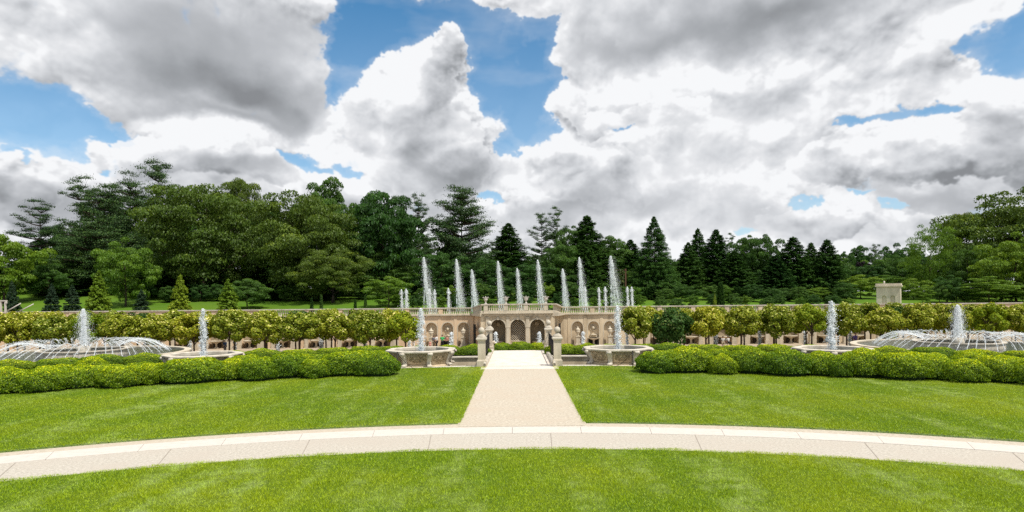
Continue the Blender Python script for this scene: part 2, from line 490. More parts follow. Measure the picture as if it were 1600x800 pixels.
def spray_mat(name, alpha):
    m = bpy.data.materials.new(name); m.use_nodes = True
    N = NT(m.node_tree); N.n.clear(); o = N.new('ShaderNodeOutputMaterial')
    d = N.new('ShaderNodeBsdfDiffuse'); t = N.new('ShaderNodeBsdfTranslucent'); g = N.new('ShaderNodeBsdfGlossy')
    d.inputs[0].default_value = (.66, .68, .69, 1); t.inputs[0].default_value = (.42, .44, .45, 1); g.inputs['Roughness'].default_value = .2
    a = N.new('ShaderNodeAddShader'); N.l.new(d.outputs[0], a.inputs[0]); N.l.new(t.outputs[0], a.inputs[1])
    b = N.new('ShaderNodeMixShader'); b.inputs[0].default_value = .12; N.l.new(a.outputs[0], b.inputs[1]); N.l.new(g.outputs[0], b.inputs[2])
    tr = N.new('ShaderNodeBsdfTransparent'); c = N.new('ShaderNodeMixShader'); c.inputs[0].default_value = alpha
    N.l.new(tr.outputs[0], c.inputs[1]); N.l.new(b.outputs[0], c.inputs[2]); N.l.new(c.outputs[0], o.inputs[0])
    return m
SPRAY = spray_mat('white_water', .85)
MIST = spray_mat('fine_spray', .42)

# ================================================================== ground, lawns, paths
CY = -8.75                 # centre of all the arcs
X0 = 0.10                  # axis of the straight path
LO = -3.0                  # level of the sunken garden
def pol(Rr, th, z=0.0): return (Rr * math.sin(th), CY + Rr * math.cos(th), z)
def gh(x, y):
    Rr = math.hypot(x, y - CY)
    if Rr <= 42.5: return -.02
    if Rr <= 48.2: return -.95
    k = float(smoothstep(19, 24, abs(x)))
    zi = LO * float(smoothstep(43, 57, y)); zo = -1.3 * float(smoothstep(39, 45, y)) + (LO + 1.3) * float(smoothstep(60, 66, y))
    return zi * (1 - k) + zo * k - .02
def hill_h(x, y):
    z = 1.2 + np.clip(y - 95, 0, 45) * .115 + np.clip(y - 140, 0, 200) * .01
    return z + .35 * np.sin(x * .06 + 1) * np.clip((y - 95) / 30, 0, 1) - np.clip((x - 20) / 90, 0, 1) * np.clip((y - 95) / 60, 0, 1) * 4

SOIL = mat('garden_soil', (.09, .065, .045), (.05, .036, .026), .95, 2, .5)
GRAVEL_LO = mat('garden_gravel', (.42, .34, .25), (.34, .27, .19), .95, 30, .4)
g = MB()
Rs = [0, 5, 12, 20, 23, 28, 34, 42.44, 42.51, 48.19, 48.21] + [49 + i * 1.0 for i in range(46)]
NA = 240
for Rr in Rs:
    for i in range(NA):
        x, y, _ = pol(Rr, 2 * math.pi * i / NA); g.v.append((x, y, gh(x, y)))
for j in range(len(Rs) - 1):
    for i in range(NA):
        g.f.append((j * NA + i, j * NA + (i + 1) % NA, (j + 1) * NA + (i + 1) % NA, (j + 1) * NA + i)); g.sm.append(False)
go = struct(g.build('ground', SOIL)); go.data.materials.append(GRAVEL_LO)
for p in go.data.polygons:
    if p.index // NA >= 11: p.material_index = 1
g = MB(); g.box(-900, 900, -900, 88.2, LO - .4, LO - .03)
struct(g.build('garden_floor', GRAVEL_LO))

def grass_mat(name, ca, cb, cc, cd_, trans, big=.22):
    m = bpy.data.materials.new(name); m.use_nodes = True
    N = NT(m.node_tree); N.n.clear(); o = N.new('ShaderNodeOutputMaterial')
    ge = N.new('ShaderNodeNewGeometry'); V = ge.outputs['Position']
    at_ = N.new('ShaderNodeAttribute', attribute_name='rnd')
    c = N.mix(at_.outputs['Fac'], ca, cb)
    n1 = N.noise(V, big, 3, .55)
    rot = N.new('ShaderNodeMapping'); N.l.new(V, rot.inputs[0]); rot.inputs['Rotation'].default_value = (0, 0, .6); rot.inputs['Scale'].default_value = (.75, .16, 1)
    n2 = N.noise(rot.outputs[0], 1.0, 4, .62, .4)
    n3 = N.noise(V, 1.7, 5, .65)
    n4 = N.noise(V, 14.0, 4, .6)
    c = N.mix(N.math('MULTIPLY', N.rng(n1.outputs[0], .42, .66), .5), c, cc)
    c = N.mix(N.math('MULTIPLY', N.math('MULTIPLY', N.rng(n2.outputs[0], .48, .64), N.rng(n3.outputs[0], .40, .60)), 1.0), c, cd_)
    hs = N.new('ShaderNodeHueSaturation'); N.l.new(c, hs.inputs['Color']); N.l.new(N.rng(n4.outputs[0], .3, .7, .76, 1.2), hs.inputs['Value'])
    c = hs.outputs[0]
    d = N.new('ShaderNodeBsdfDiffuse'); t = N.new('ShaderNodeBsdfTranslucent'); N.l.new(c, d.inputs[0]); N.l.new(N.mix(1.0, c, (1.3, 1.2, .5), 'MULTIPLY'), t.inputs[0])
    a = N.new('ShaderNodeMixShader'); a.inputs[0].default_value = trans; N.l.new(d.outputs[0], a.inputs[1]); N.l.new(t.outputs[0], a.inputs[2])
    b = N.new('ShaderNodeMixShader'); b.inputs[0].default_value = .03; gl = N.new('ShaderNodeBsdfGlossy'); gl.inputs['Roughness'].default_value = .5
    N.l.new(a.outputs[0], b.inputs[1]); N.l.new(gl.outputs[0], b.inputs[2]); N.l.new(b.outputs[0], o.inputs[0])
    return m
GRASS = grass_mat('lawn_grass', (.13, .235, .003), (.47, .64, .006), (.54, .60, .010), (.45, .60, .11), .35)
TURF = grass_mat('turf', (.06, .11, .004), (.10, .17, .006), (.13, .17, .008), (.16, .20, .06), .0)
FARGRASS = grass_mat('hill_grass', (.075, .16, .010), (.09, .18, .012), (.12, .19, .015), (.10, .17, .03), .0, .08)

def sector(name, m, R0, R1, t0, t1, z, nr=40, na=90, edge=True):
    """a piece of lawn: slightly domed sheet whose borders drop to the ground"""
    b = MB(); ss = [0, .004] + [i / nr for i in range(1, nr)] + [.996, 1]
    for j, s in enumerate(ss):
        Rr = R0 + (R1 - R0) * s
        for i in range(na + 1):
            a0 = t0(Rr) if callable(t0) else t0; a1 = t1(Rr) if callable(t1) else t1
            th = a0 + (a1 - a0) * i / na
            zz = z if 0 < j < len(ss) - 1 and (0 < i < na or not edge) else -.01
            b.v.append(pol(Rr, th, zz))
    w = na + 1
    for j in range(len(ss) - 1):
        for i in range(na): b.f.append((j * w + i, j * w + i + 1, (j + 1) * w + i + 1, (j + 1) * w + i)); b.sm.append(False)
    return struct(b.build(name, m))
sector('lawn', TURF, 2.0, 23.9, -1.6, 1.6, .035, edge=False)
EDGE_L = lambda Rr: -math.asin((1.76 - X0) / Rr)
EDGE_R = lambda Rr: math.asin((1.76 + X0) / Rr)
sector('lawn', TURF, 27.05, 41.9, -1.5, EDGE_L, .05)
sector('lawn', TURF, 27.05, 41.9, EDGE_R, 1.5, .05)

GRAVEL = mat('exposed_aggregate', (.58, .535, .46), (.35, .315, .26), .95, 17, .5, 60, detail=9, c3=(.46, .41, .345), s3=.7)
GRAVEL2 = mat('sand_path', (.585, .52, .42), (.38, .325, .25), .95, 11, .5, 50, detail=9, c3=(.48, .405, .315), s3=.9)
def annulus(name, m, R0, R1, t0, t1, z, na=160, kind=True):
    b = MB()
    for i in range(na + 1):
        th = t0 + (t1 - t0) * i / na
        b.v.append(pol(R0, th, z)); b.v.append(pol(R1, th, z))
    for i in range(na): b.f.append((2 * i, 2 * i + 1, 2 * i + 3, 2 * i + 2)); b.sm.append(False)
    return b, m, name
def ann(name, *a, **k):
    b, m, n = annulus(name, *a, **k); return struct(b.build(n, m))
ann('path', GRAVEL, 23.6, 25.72, -1.6, 1.6, 0.0)
ann('path', GRAVEL2, 26.55, 27.3, -1.6, 1.6, 0.0)
# kerb strip, real slabs with tiny gaps: one structure sheet made of raised blocks
b = MB(); th = -1.5; step = 1.86 / 26.15; i = 0
while th < 1.5:
    e = .0007
    vs = []
    for a in (th + e / 4, th + step - e / 4):
        for Rr in (25.72, 26.55):
            vs += [pol(Rr, a, -.02), pol(Rr, a, .012)]
    # subdivide along the arc so that it curves
    K = 4
    vs = []
    for k in range(K + 1):
        a = th + e / 4 + (step - e / 2) * k / K
        vs += [pol(25.72, a, -.02), pol(25.725, a, .012), pol(26.545, a, .012), pol(26.55, a, -.02)]
    fs = []
    for k in range(K):
        o = k * 4
        for q in range(3): fs.append((o + q, o + q + 1, o + q + 5, o + q + 4))
    fs += [(0, 3, 2, 1), (K * 4, K * 4 + 1, K * 4 + 2, K * 4 + 3)]
    b.add(vs, fs); th += step
struct(b.build('kerb', WHITEST))
# joints in the concrete band
b = MB()
JM = mat('dark_joint', (.30, .26, .215), None, .95)  # plain dark colour of the joint lines
for px in (-150, 48, 268, 478, 670, 862, 1092, 1350, 1560, 1760):
    u, v = ray(px, 690); a = math.atan2(u * 15.6, 15.6 - CY) if 0 <= px <= 1600 else math.atan2((px - 808) / 1000 * 13.5, 13.5 - CY)
    w = .009 / 24.6
    b.add([pol(23.7, a - w, .004), pol(23.7, a + w, .004), pol(25.70, a + w, .004), pol(25.70, a - w, .004)], [(0, 1, 2, 3)])
struct(b.build('path_joints', JM))
b = MB(); b.v = [(X0 - 1.775, 17.9, .004), (X0 + 1.775, 17.9, .004), (X0 + 1.775, 32.12, .004), (X0 - 1.775, 32.12, .004)]; b.f = [(0, 1, 2, 3)]; b.sm = [False]
struct(b.build('path', GRAVEL2))
b = MB(); b.add([(X0 - 2.2, 43.4, .0), (X0 + 2.2, 43.4, .0), (X0 + 2.6, 47, -.45), (X0 - 2.6, 47, -.45)], [(0, 1, 2, 3)])
struct(b.build('path', GRAVEL2))

# hill behind the terrace wall
xs = np.linspace(-420, 420, 141); ys = np.concatenate([[88.4, 90, 93], np.linspace(96, 210, 40), np.linspace(220, 900, 20)])
XX, YY = np.meshgrid(xs, ys); ZZ = hill_h(XX, YY)
V = np.stack([XX, YY, ZZ], -1).reshape(-1, 3); nx = len(xs)
F = np.array([(j * nx + i, j * nx + i + 1, (j + 1) * nx + i + 1, (j + 1) * nx + i) for j in range(len(ys) - 1) for i in range(nx - 1)])
struct(link('hill', np_mesh('hill', V, F, FARGRASS, smooth=True)))

b = MB(); b.box(-120, 120, 88.71, 96, 1.0, 1.23); struct(b.build('terrace_paving', GRAVEL_LO))

# grass blades -------------------------------------------------------
def blades(name, n, region, wid, hgt, seed, z0, lab):
    rs = np.random.RandomState(seed)
    x, y = region(rs, n)
    k = len(x)
    a = rs.uniform(0, 2 * np.pi, k); lean = rs.uniform(.2, 1.1, k) * hgt
    clump = .75 + .5 * (np.sin(x * 3.1 + np.sin(y * 2.7)) * np.sin(y * 3.7 + np.sin(x * 4.1))) * .5
    h = hgt * rs.uniform(.55, 1.15, k) * clump; w = wid * rs.uniform(.6, 1.3, k)
    b = rs.uniform(0, 2 * np.pi, k)
    dx, dy = np.cos(b) * w / 2, np.sin(b) * w / 2
    V = np.stack([np.stack([x - dx, y - dy, np.full(k, z0 - .005)], -1), np.stack([x + dx, y + dy, np.full(k, z0 - .005)], -1),
                  np.stack([x + np.cos(a) * lean, y + np.sin(a) * lean, z0 + h], -1)], 1).reshape(-1, 3)
    me = np_mesh(name, V, np.arange(3 * k).reshape(k, 3), GRASS, rs.uniform(0, 1, k) if seed == 1 else rs.uniform(.15, .8, k))
    o = link(name, me); return tag(o, None, None, kind='stuff')
def reg_near(rs, n):
    y = 9.8 + (15.6 - 9.8) * rs.uniform(0, 1, n) ** 1.0; x = rs.uniform(-1, 1, n) * (y * .90 + 1.5)
    Rr = np.hypot(x, y - CY); edge = 23.93 + .05 * np.sin(x * 2.3) + .04 * np.sin(x * 7.1 + 1) + rs.normal(size=n) * .025
    k = Rr < edge; return x[k], y[k]
def reg_far(rs, n):
    y = 14.2 + (34 - 14.2) * rs.uniform(0, 1, n) ** 1.15; x = rs.uniform(-1, 1, n) * (y * .90 + 2.5)
    Rr = np.hypot(x, y - CY)
    k = (Rr > 27.02 + rs.normal(size=n) * .02) & (Rr < 41.95) & (np.abs(x - X0) > 1.73 + rs.normal(size=n) * .015)
    k &= ~((Rr > 39.4) & (np.abs(x) > 6.2))
    return x[k], y[k]
tag(blades('grass', 385000, reg_near, .010, .050, 1, .035, ''), 'short sunlit lawn grass in front of the curved path', 'grass')
tag(blades('grass', 720000, reg_far, .016, .050, 2, .05, ''), 'mown lawn grass between the curved path and the box hedges', 'grass')

# canal ---------------------------------------------------------------
ann('water', WATER, 42.6, 48.0, -1.2, 1.2, -.72)
def ring_wall(prof, t0, t1, na=120, b=None):
    """closed profile [(R, z)...] swept round the arc centre"""
    b = b or MB(); k = len(prof); o = len(b.v); vs = []
    for i in range(na + 1):
        th = t0 + (t1 - t0) * i / na
        vs += [pol(Rr, th, z) for (Rr, z) in prof]
    fs = [(i * k + q, i * k + (q + 1) % k, (i + 1) * k + (q + 1) % k, (i + 1) * k + q) for i in range(na) for q in range(k)]
    fs += [tuple(range(k)), tuple(reversed([na * k + q for q in range(k)]))]
    return b.add(vs, fs)
t = thing('canal_wall', 'low tan stone canal wall with pale cap behind the octagonal basins', 'wall', (0, 0, 0))
ring_wall([(48.0, -.96), (48.3, -.96), (48.3, -.06), (48.0, -.06)], -1.2, 1.2).build('wall', STONE, t)
ring_wall([(47.9, -.055), (48.4, -.055), (48.4, .02), (47.9, .02)], -1.2, 1.2).build('cap', GREYST, t)
t = thing('canal_kerb', 'pale stone ledge along the lawn edge under the octagonal basins', 'kerb', (0, 0, 0))
ring_wall([(41.92, -.1), (42.62, -.1), (42.62, .03), (41.92, .03)], -1.2, 1.2).build('ledge', WHITEST, t)
ring_wall([(42.3, -.96), (42.61, -.96), (42.61, -.11), (42.3, -.11)], -1.2, 1.2).build('face', STONE, t)

# ================================================================== terrace wall and loggia
def arched(b, x0, x1, z0, z1, arches, depth, K=14):
    """front face at y=0 from x0..x1, z0..z1 with arched openings (cx, width, spring z, floor z); reveals run to y=depth"""
    xs = x0
    for (cx, w, zs, zf) in sorted(arches):
        r = w / 2
        b.add([(xs, 0, z0), (cx - r, 0, z0), (cx - r, 0, z1), (xs, 0, z1)], [(0, 1, 2, 3)])
        if zf > z0 + .001:
            b.add([(cx - r, 0, z0), (cx + r, 0, z0), (cx + r, 0, zf), (cx - r, 0, zf)], [(0, 1, 2, 3)])
            b.add([(cx - r, 0, zf), (cx + r, 0, zf), (cx + r, depth, zf), (cx - r, depth, zf)], [(0, 1, 2, 3)])
        P = [(cx - r, zf)] + [(cx - r * math.cos(math.pi * i / K), zs + r * math.sin(math.pi * i / K)) for i in range(K + 1)] + [(cx + r, zf)]
        for i in range(1, K + 1):
            (xa, za), (xb, zb) = P[i], P[i + 1]
            b.add([(xa, 0, za), (xb, 0, zb), (xb, 0, z1), (xa, 0, z1)], [(0, 1, 2, 3)])
        for i in range(len(P) - 1):
            (xa, za), (xb, zb) = P[i], P[i + 1]
            b.add([(xa, 0, za), (xa, depth, za), (xb, depth, zb), (xb, 0, zb)], [(0, 1, 2, 3)])
        xs = cx + r
    b.add([(xs, 0, z0), (x1, 0, z0), (x1, 0, z1), (xs, 0, z1)], [(0, 1, 2, 3)])
    return b
def arch_trim(b, cx, w, zs, zf, wid=.16, proud=.05, K=14, y=0.0):
    r = w / 2
    I = [(cx - r, zf)] + [(cx - r * math.cos(math.pi * i / K), zs + r * math.sin(math.pi * i / K)) for i in range(K + 1)] + [(cx + r, zf)]
    r2 = r + wid
    O = [(cx - r2, zf)] + [(cx - r2 * math.cos(math.pi * i / K), zs + r2 * math.sin(math.pi * i / K)) for i in range(K + 1)] + [(cx + r2, zf)]
    for i in range(len(I) - 1):
        a, c, d, e = I[i], I[i + 1], O[i + 1], O[i]
        b.add([(a[0], y - proud, a[1]), (c[0], y - proud, c[1]), (d[0], y - proud, d[1]), (e[0], y - proud, e[1])], [(0, 1, 2, 3)])
        b.add([(e[0], y - proud, e[1]), (d[0], y - proud, d[1]), (d[0], y, d[1]), (e[0], y, e[1])], [(0, 1, 2, 3)])
        b.add([(a[0], y - proud, a[1]), (c[0], y - proud, c[1]), (c[0], y, c[1]), (a[0], y, a[1])], [(0, 1, 2, 3)])
    return b
def niche_back(cx, w, zs, zf, depth, K=14):
    r = w / 2 + .02
    b = MB()
    P = [(cx - r, depth, zf)] + [(cx - r * math.cos(math.pi * i / K), depth, zs + r * math.sin(math.pi * i / K)) for i in range(K + 1)] + [(cx + r, depth, zf)]
    b.add(P, [tuple(range(len(P)))]); return b
def balustrade(x0, x1, y0, z0, h, sp=.30, r=.115, depth=.26, dz=0.0):
    """balusters between plinth and coping; dz = rise from x0 to x1"""
    b = MB(); n = max(1, int((x1 - x0) / sp))
    prof = [(r * .9, 0), (r * .9, .06), (r * .45, .12), (r * 1.15, .38), (r * .5, .72), (r * .8, .84), (r * .8, 1)]
    for i in range(n):
        x = x0 + (i + .5) * (x1 - x0) / n; z = z0 + dz * (i + .5) / n
        b.lathe([(a, q * h) for a, q in prof], 6, (x, y0, z), cap=False)
    return b
def loc_box(x0, x1, y0, y1, z0, z1): return MB().box(x0, x1, y0, y1, z0, z1)

WY = 88.0
def X(px, d=WY): return ray(px, 480)[0] * d
URN = [(.10, 0), (.26, 0), (.26, .10), (.12, .14), (.09, .30), (.16, .38), (.33, .62), (.36, .78), (.30, .86), (.40, .92), (.42, .98), (.22, 1.0), (.20, .96), (.05, .96)]

def bowl_fountain(b, cx, y, z0, s=1.0):
    b.lathe([(.36 * s, 0), (.36 * s, .08 * s), (.16 * s, .14 * s), (.12 * s, .5 * s), (.20 * s, .72 * s), (.55 * s, .84 * s), (.86 * s, .98 * s), (.88 * s, 1.05 * s), (.78 * s, 1.04 * s), (.4 * s, .95 * s)], 14, (cx, y, z0))
    return b

BOWL_SHADE = mat('bowl_shade_colour', (.05, .038, .027), (.025, .02, .015), .8, 6)  # near-black brown standing in for the shade under the niche bowls
def terrace_wall(side):
    """one wing of the long retaining wall; side -1 left, +1 right"""
    lab = ('long ochre terrace wall left of the loggia with niches behind the lindens' if side < 0 else
           'long tan terrace wall right of the loggia with niches behind the lindens')
    t = thing('terrace_wall', lab, 'wall', (0, WY, 0))
    xi = X(741) if side < 0 else X(873)
    xo = -112.0 if side < 0 else 112.0
    near = [X(p) for p in ((674, 699, 724) if side < 0 else (902, 927, 952))]
    Wn, ZS, ZF = 1.5, -.50, LO
    bays = []; px = 598 if side < 0 else 1027
    while abs(X(px)) < 76:
        bays.append(X(px)); px += side * 52 * (1 if True else 0)
    arches = [(x, Wn, ZS, ZF) for x in near] + [(x, 2.0, -1.15, LO) for x in bays]
    x0, x1 = min(xi, xo), max(xi, xo)
    body = STUCCO if side < 0 else STONE
    b = MB(); arched(b, x0, x1, LO - .1, 1.12, arches, .75)
    b.add([(x0, 0, 1.12), (x1, 0, 1.12), (x1, .75, 1.12), (x0, .75, 1.12)], [(0, 1, 2, 3)])
    b.build('wall', body, t)
    for x in near:
        nb = niche_back(x, Wn, ZS, ZF, .45).build('niche', STONE, t); arch_trim(MB(), x, Wn, ZS, ZF, .14, .04).build('archivolt', STONE_L, t)
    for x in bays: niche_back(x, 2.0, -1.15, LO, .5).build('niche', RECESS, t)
    # pilasters
    for x in bays:
        b = MB()
        for q in (-1.35, 1.35): b.box(x + q - .26, x + q + .26, -.14, 0, LO, .82); b.box(x + q - .32, x + q + .32, -.18, 0, .823, .98); b.box(x + q - .32, x + q + .32, -.18, 0, LO - .02, LO + .45)
        b.build('pilaster', STONE_L, t)
    for x in ((near[0] + near[1]) / 2, (near[1] + near[2]) / 2, near[0] - 1.15, near[2] + 1.15):
        MB().box(x - .2, x + .2, -.05, 0, LO, .98).build('pilaster', body, t)
    b = MB(); b.box(x0, x1, -.12, .7, 1.123, 1.22); b.box(x0, x1, -.26, .7, 1.223, 1.32); b.box(x0, x1, -.12, .5, 1.323, 1.46); b.build('cornice', STONE_L, t)
    MB().box(x0, x1, -.16, .34, 2.16, 2.30).build('coping', GREYST, t)
    # balustrade panels between piers
    edges = [x0]; n = max(1, round((x1 - x0) / 4.6))
    for i in range(n):
        a = x0 + (x1 - x0) * i / n; c = x0 + (x1 - x0) * (i + 1) / n
        MB().box(a - .3 if i else a, a + .3, -.10, .28, 1.463, 2.157).build('pier', body, t)
        xc = (a + c) / 2
        if (side < 0 and xc < X(440)) or (side > 0 and xc > X(1335)): MB().box(a + .3, c - .3, -.04, .22, 1.463, 2.157).build('parapet_panel', STUCCO, t)
        else: balustrade(a + .34, c - .34, .09, 1.463, .694).build('balustrade_panel', STONE_L, t)
    MB().box(x0, x1, .29, .33, 1.463, 2.157)  # (kept open: sky and lawn show between the balusters)
    # wall fountains and pedestals in front
    for k, x in enumerate(sorted(bays, key=abs)):
        if abs(x) > 66: continue
        where = 'left' if side < 0 else 'right'
        f = thing('wall_fountain', 'stone bowl fountain on a stem in the %s wall niche from the loggia, %s wing' % (ORD[k], where), 'fountain', (x, WY - .1, LO), group='bowl fountains along the terrace wall')
        bowl_fountain(MB(), 0, 0, 0, 1.0).build('bowl', STONE_L, f)
        b = MB(); b.box(-.5, .5, .15, .4, 0, .62); b.build('painted_bowl_shade', BOWL_SHADE, f)  # dark block: shade below the bowl, put into its colour
        xp = x - side * 2.3 if k else None
        if k == 0 and side < 0: xp = X(622)
        if k == 0 and side > 0: xp = None
        if xp is not None:
            p = thing('stone_pedestal', 'tan stone pedestal with pointed cap, %s from the loggia before the %s wing' % (ORD[k], where), 'pedestal', (xp, WY - 1.2, LO), group='pedestals with pointed caps before the terrace wall')
            MB().box(-.34, .34, -.34, .34, 0, .2).box(-.26, .26, -.26, .26, .203, 1.25).build('shaft', STONE_L, p)
            MB().box(-.36, .36, -.36, .36, 1.253, 1.4).lathe([(.36, 0), (.2, .18), (.05, .5)], 4, (0, 0, 1.403), math.pi / 4, False).build('cap', STONE_L, p)
    # central niche with lion mask fountain, urns on pedestals at either side of it
    f = thing('wall_fountain', 'large mask and shell wall fountain in the middle arch %s of the loggia' % ('left' if side < 0 else 'right'), 'fountain', (near[1], WY, LO))
    b = MB(); b.box(-.62, .62, .08, .40, .0, .95); b.build('painted_bowl_shade', DARKOP, f)  # black block painting the shade behind this bowl
    b = MB(); bowl_fountain(b, 0, -.1, 0, .95); b.build('bowl', STONE_L, f)
    b = MB(); b.lathe([(.45, 0), (.5, .1), (.2, .14)], 12, (0, .2, 1.35)); b.box(-.5, .5, .2, .42, 1.1, 1.32); b.build('shell', STONE_L, f)
    b = MB(); b.ball((0, .30, 2.35), .2, .16, .24); b.ball((0, .16, 2.3), .08, .1, .07); b.tube([(.42 * math.cos(a), .38, 2.35 + .42 * math.sin(a)) for a in np.linspace(0, 2 * math.pi, 16)], .05, 5); b.build('mask', STONE_L, f)
    for q, x in enumerate((near[0], near[2])):
        where = ('outer' if (q == 0) == (side < 0) else 'inner')
        u = thing('stone_urn', 'slender lidded stone urn on a pedestal in the %s arch %s of the loggia' % (where, 'left' if side < 0 else 'right'), 'urn', (x, WY - .45, LO), group='lidded urns in the arched niches')
        MB().box(-.38, .38, -.38, .38, 0, .25).box(-.27, .27, -.27, .27, .253, 1.15).box(-.34, .34, -.34, .34, 1.153, 1.28).build('pedestal', STONE_L, u)
        MB().lathe([(.2, 0), (.12, .1), (.1, .22), (.3, .5), (.34, .72), (.26, .8), (.36, .86), (.3, .95), (.12, 1.05), (.1, 1.15), (.03, 1.3)], 14, (0, 0, 1.283)).build('urn_body', STONE_L, u)
    return t
terrace_wall(-1); terrace_wall(1)

def loggia():
    t = thing('loggia', 'projecting tan stone loggia with three arches and a balustraded roof terrace', 'pavilion', (0.05, 82.0, 0))
    w = 4.25; cx = [-2.52, 0.0, 2.52]
    AW, ZS = 1.86, -.12
    b = MB(); arched(b, -w, w, LO - .1, 1.25, [(x, AW, ZS, LO - .08) for x in cx], .55)
    b.add([(-w, 0, LO), (-w, 0, 1.25), (-w, 1.2, 1.25), (-w, 1.2, LO)], [(0, 1, 2, 3)]); b.add([(w, 0, LO), (w, 0, 1.25), (w, 1.2, 1.25), (w, 1.2, LO)], [(0, 1, 2, 3)])
    b.build('arcade_wall', STONE, t)
    for x in cx:
        arch_trim(MB(), x, AW, ZS, ZS, .17, .06).build('archivolt', STONE_L, t)
        b = MB(); b.add([(x - .12, -.11, ZS + AW / 2 - .04), (x + .12, -.11, ZS + AW / 2 - .04), (x + .17, -.11, ZS + AW / 2 + .34), (x - .17, -.11, ZS + AW / 2 + .34),
                         (x - .12, 0, ZS + AW / 2 - .04), (x + .12, 0, ZS + AW / 2 - .04), (x + .17, 0, ZS + AW / 2 + .34), (x - .17, 0, ZS + AW / 2 + .34)],
                        [(0, 1, 2, 3), (0, 4, 5, 1), (1, 5, 6, 2), (3, 2, 6, 7), (0, 3, 7, 4)]); b.build('keystone', STONE_L, t)
    for x in (-3.85, -1.26, 1.26, 3.85):
        b = MB(); b.box(x - .22, x + .22, -.09, 0, LO + .8, .95); b.box(x - .30, x + .30, -.14, 0, LO - .05, LO + .797); b.box(x - .28, x + .28, -.13, 0, .953, 1.1)
        b.build('pilaster', STONE_L, t)
        b = MB(); b.box(x - .33, x + .33, -.12, 0, ZS - .10, ZS + .02); b.build('impost', STONE_L, t)
    b = MB(); b.box(-w - .05, w + .05, -.1, 1.0, 1.253, 1.45); b.box(-w - .2, w + .2, -.26, 1.0, 1.453, 1.56); b.box(-w - .3, w + .3, -.38, 1.0, 1.563, 1.66); b.build('entablature', STONE_L, t)
    b = MB(); b.box(-w - .1, w + .1, -.15, .5, 1.663, 1.95); b.build('plinth', STONE_L, t)
    MB().box(-w - .15, w + .15, -.22, .2, 2.66, 2.82).build('coping', GREYST, t)
    px = [-4.05, -1.45, 1.15, 3.75]; px = [X(p, 82) - .05 for p in (759, 790.5, 822, 853)]
    for i, x in enumerate(px): MB().box(x - .28, x + .28, -.17, .16, 1.953, 2.657).build('pier', STONE_L, t)
    for a, c in zip(px[:-1], px[1:]): balustrade(a + .3, c - .3, -.0, 1.953, .704, .26, .105).build('balustrade_panel', STONE_L, t)
    MB().box(-w, w, .56, 5.5, 1.3, 1.62).build('roof_terrace', GREYST, t)
    MB().box(-w - .5, -w + .02, .02, .6, LO, 1.24).build('corner_pier', STONE, t); MB().box(w - .02, w + .5, .02, .6, LO, 1.24).build('corner_pier', STONE, t)
    # interior: back wall, basin, lattice grille in the middle
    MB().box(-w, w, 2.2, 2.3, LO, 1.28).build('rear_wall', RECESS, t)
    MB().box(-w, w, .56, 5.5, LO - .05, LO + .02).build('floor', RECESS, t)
    for x in cx:
        if x: 
            b = MB(); b.lathe([(.28, 0), (.34, .05), (.2, .1)], 14, (0, 0, 0)); b.xf(Matrix.Translation((x, 2.18, .15)) @ Matrix.Rotation(R(90), 4, 'X')); b.build('wall_medallion', STONE, t)
            b = MB(); b.lathe([(.4, 0), (.3, .1), (.2, .5), (.7, .8), (.78, .95), (.7, .92)], 14, (x, 1.9, LO)); b.box(x - .8, x + .8, 1.5, 2.19, LO, LO + .25); b.build('wall_basin', STONE, t)
    lat = MB(); s = .21; r = AW / 2
    import itertools
    def clip(x): return math.sqrt(max(0, r * r - x * x)) + ZS
    for sg in (1, -1):
        c0 = -6.0
        while c0 < 6:
            # line z = sg*x + c0 ; sample and keep inside the arch
            pts = [(x, sg * x + c0) for x in np.linspace(-r, r, 25)]
            pts = [(x, z) for x, z in pts if LO + 1.0 < z < clip(x)]
            if len(pts) > 1: lat.tube([(pts[0][0], .7, pts[0][1]), (pts[-1][0], .7, pts[-1][1])], .028, 4, False)
            c0 += s * 1.42
    lat.build('lattice_grille', STONE_L, t)
    MB().box(-AW / 2, AW / 2, .6, .8, LO, LO + .95).build('lattice_base', STONE, t)
    MB().box(-AW / 2, AW / 2, .55, .85, LO + .953, LO + 1.05).build('sill', STONE_L, t)
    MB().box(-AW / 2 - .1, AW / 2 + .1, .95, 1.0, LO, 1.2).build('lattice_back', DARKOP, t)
    for i, x in enumerate(px):
        lab = ['pale stone urn finial on the left corner of the loggia balustrade', 'pale stone urn finial left of centre on the loggia balustrade',
               'pale stone urn finial right of centre on the loggia balustrade', 'pale stone urn finial on the right corner of the loggia balustrade'][i]
        u = MB().lathe([(r_ * .95, z * 1.12) for r_, z in URN], 14); 
        u.tube([(0, 0, 1.02), (.0, 0, 1.34)], .07, 6); u.tube([(-.42, 0, .9), (-.55, 0, 1.1), (-.3, 0, 1.2)], .05, 5); u.tube([(.42, 0, .9), (.55, 0, 1.1), (.3, 0, 1.2)], .05, 5)
        u.xf(Matrix.Scale(.74, 4)); tag(u.build('urn_finial', WHITEST, None, (x + .05, 82.0, 2.82)), lab, 'urn', 'urn finials on the loggia balustrade')
    # splayed return walls with a dark doorway and a rising balustrade
    for sg in (-1, 1):
        xa, ya = (-4.3, 82.0) if sg < 0 else (4.4, 82.0)
        xb = X(741) if sg < 0 else X(873); yb = WY
        d = Vector((xb - xa, yb - ya)); L = d.length; ang = math.atan2(d.y, d.x)
        rt = thing('return_wall', 'splayed wall with arched doorway joining the loggia to the %s wing' % ('left' if sg < 0 else 'right'), 'wall', (xa, ya, 0), ang)
        m = STUCCO if sg < 0 else STONE
        b = MB(); dc = L * .58
        arched(b, 0, L, LO - .1, 1.2, [(dc, 1.5, -1.0, LO)], .5 * -sg)
        b.build('wall', m, rt)
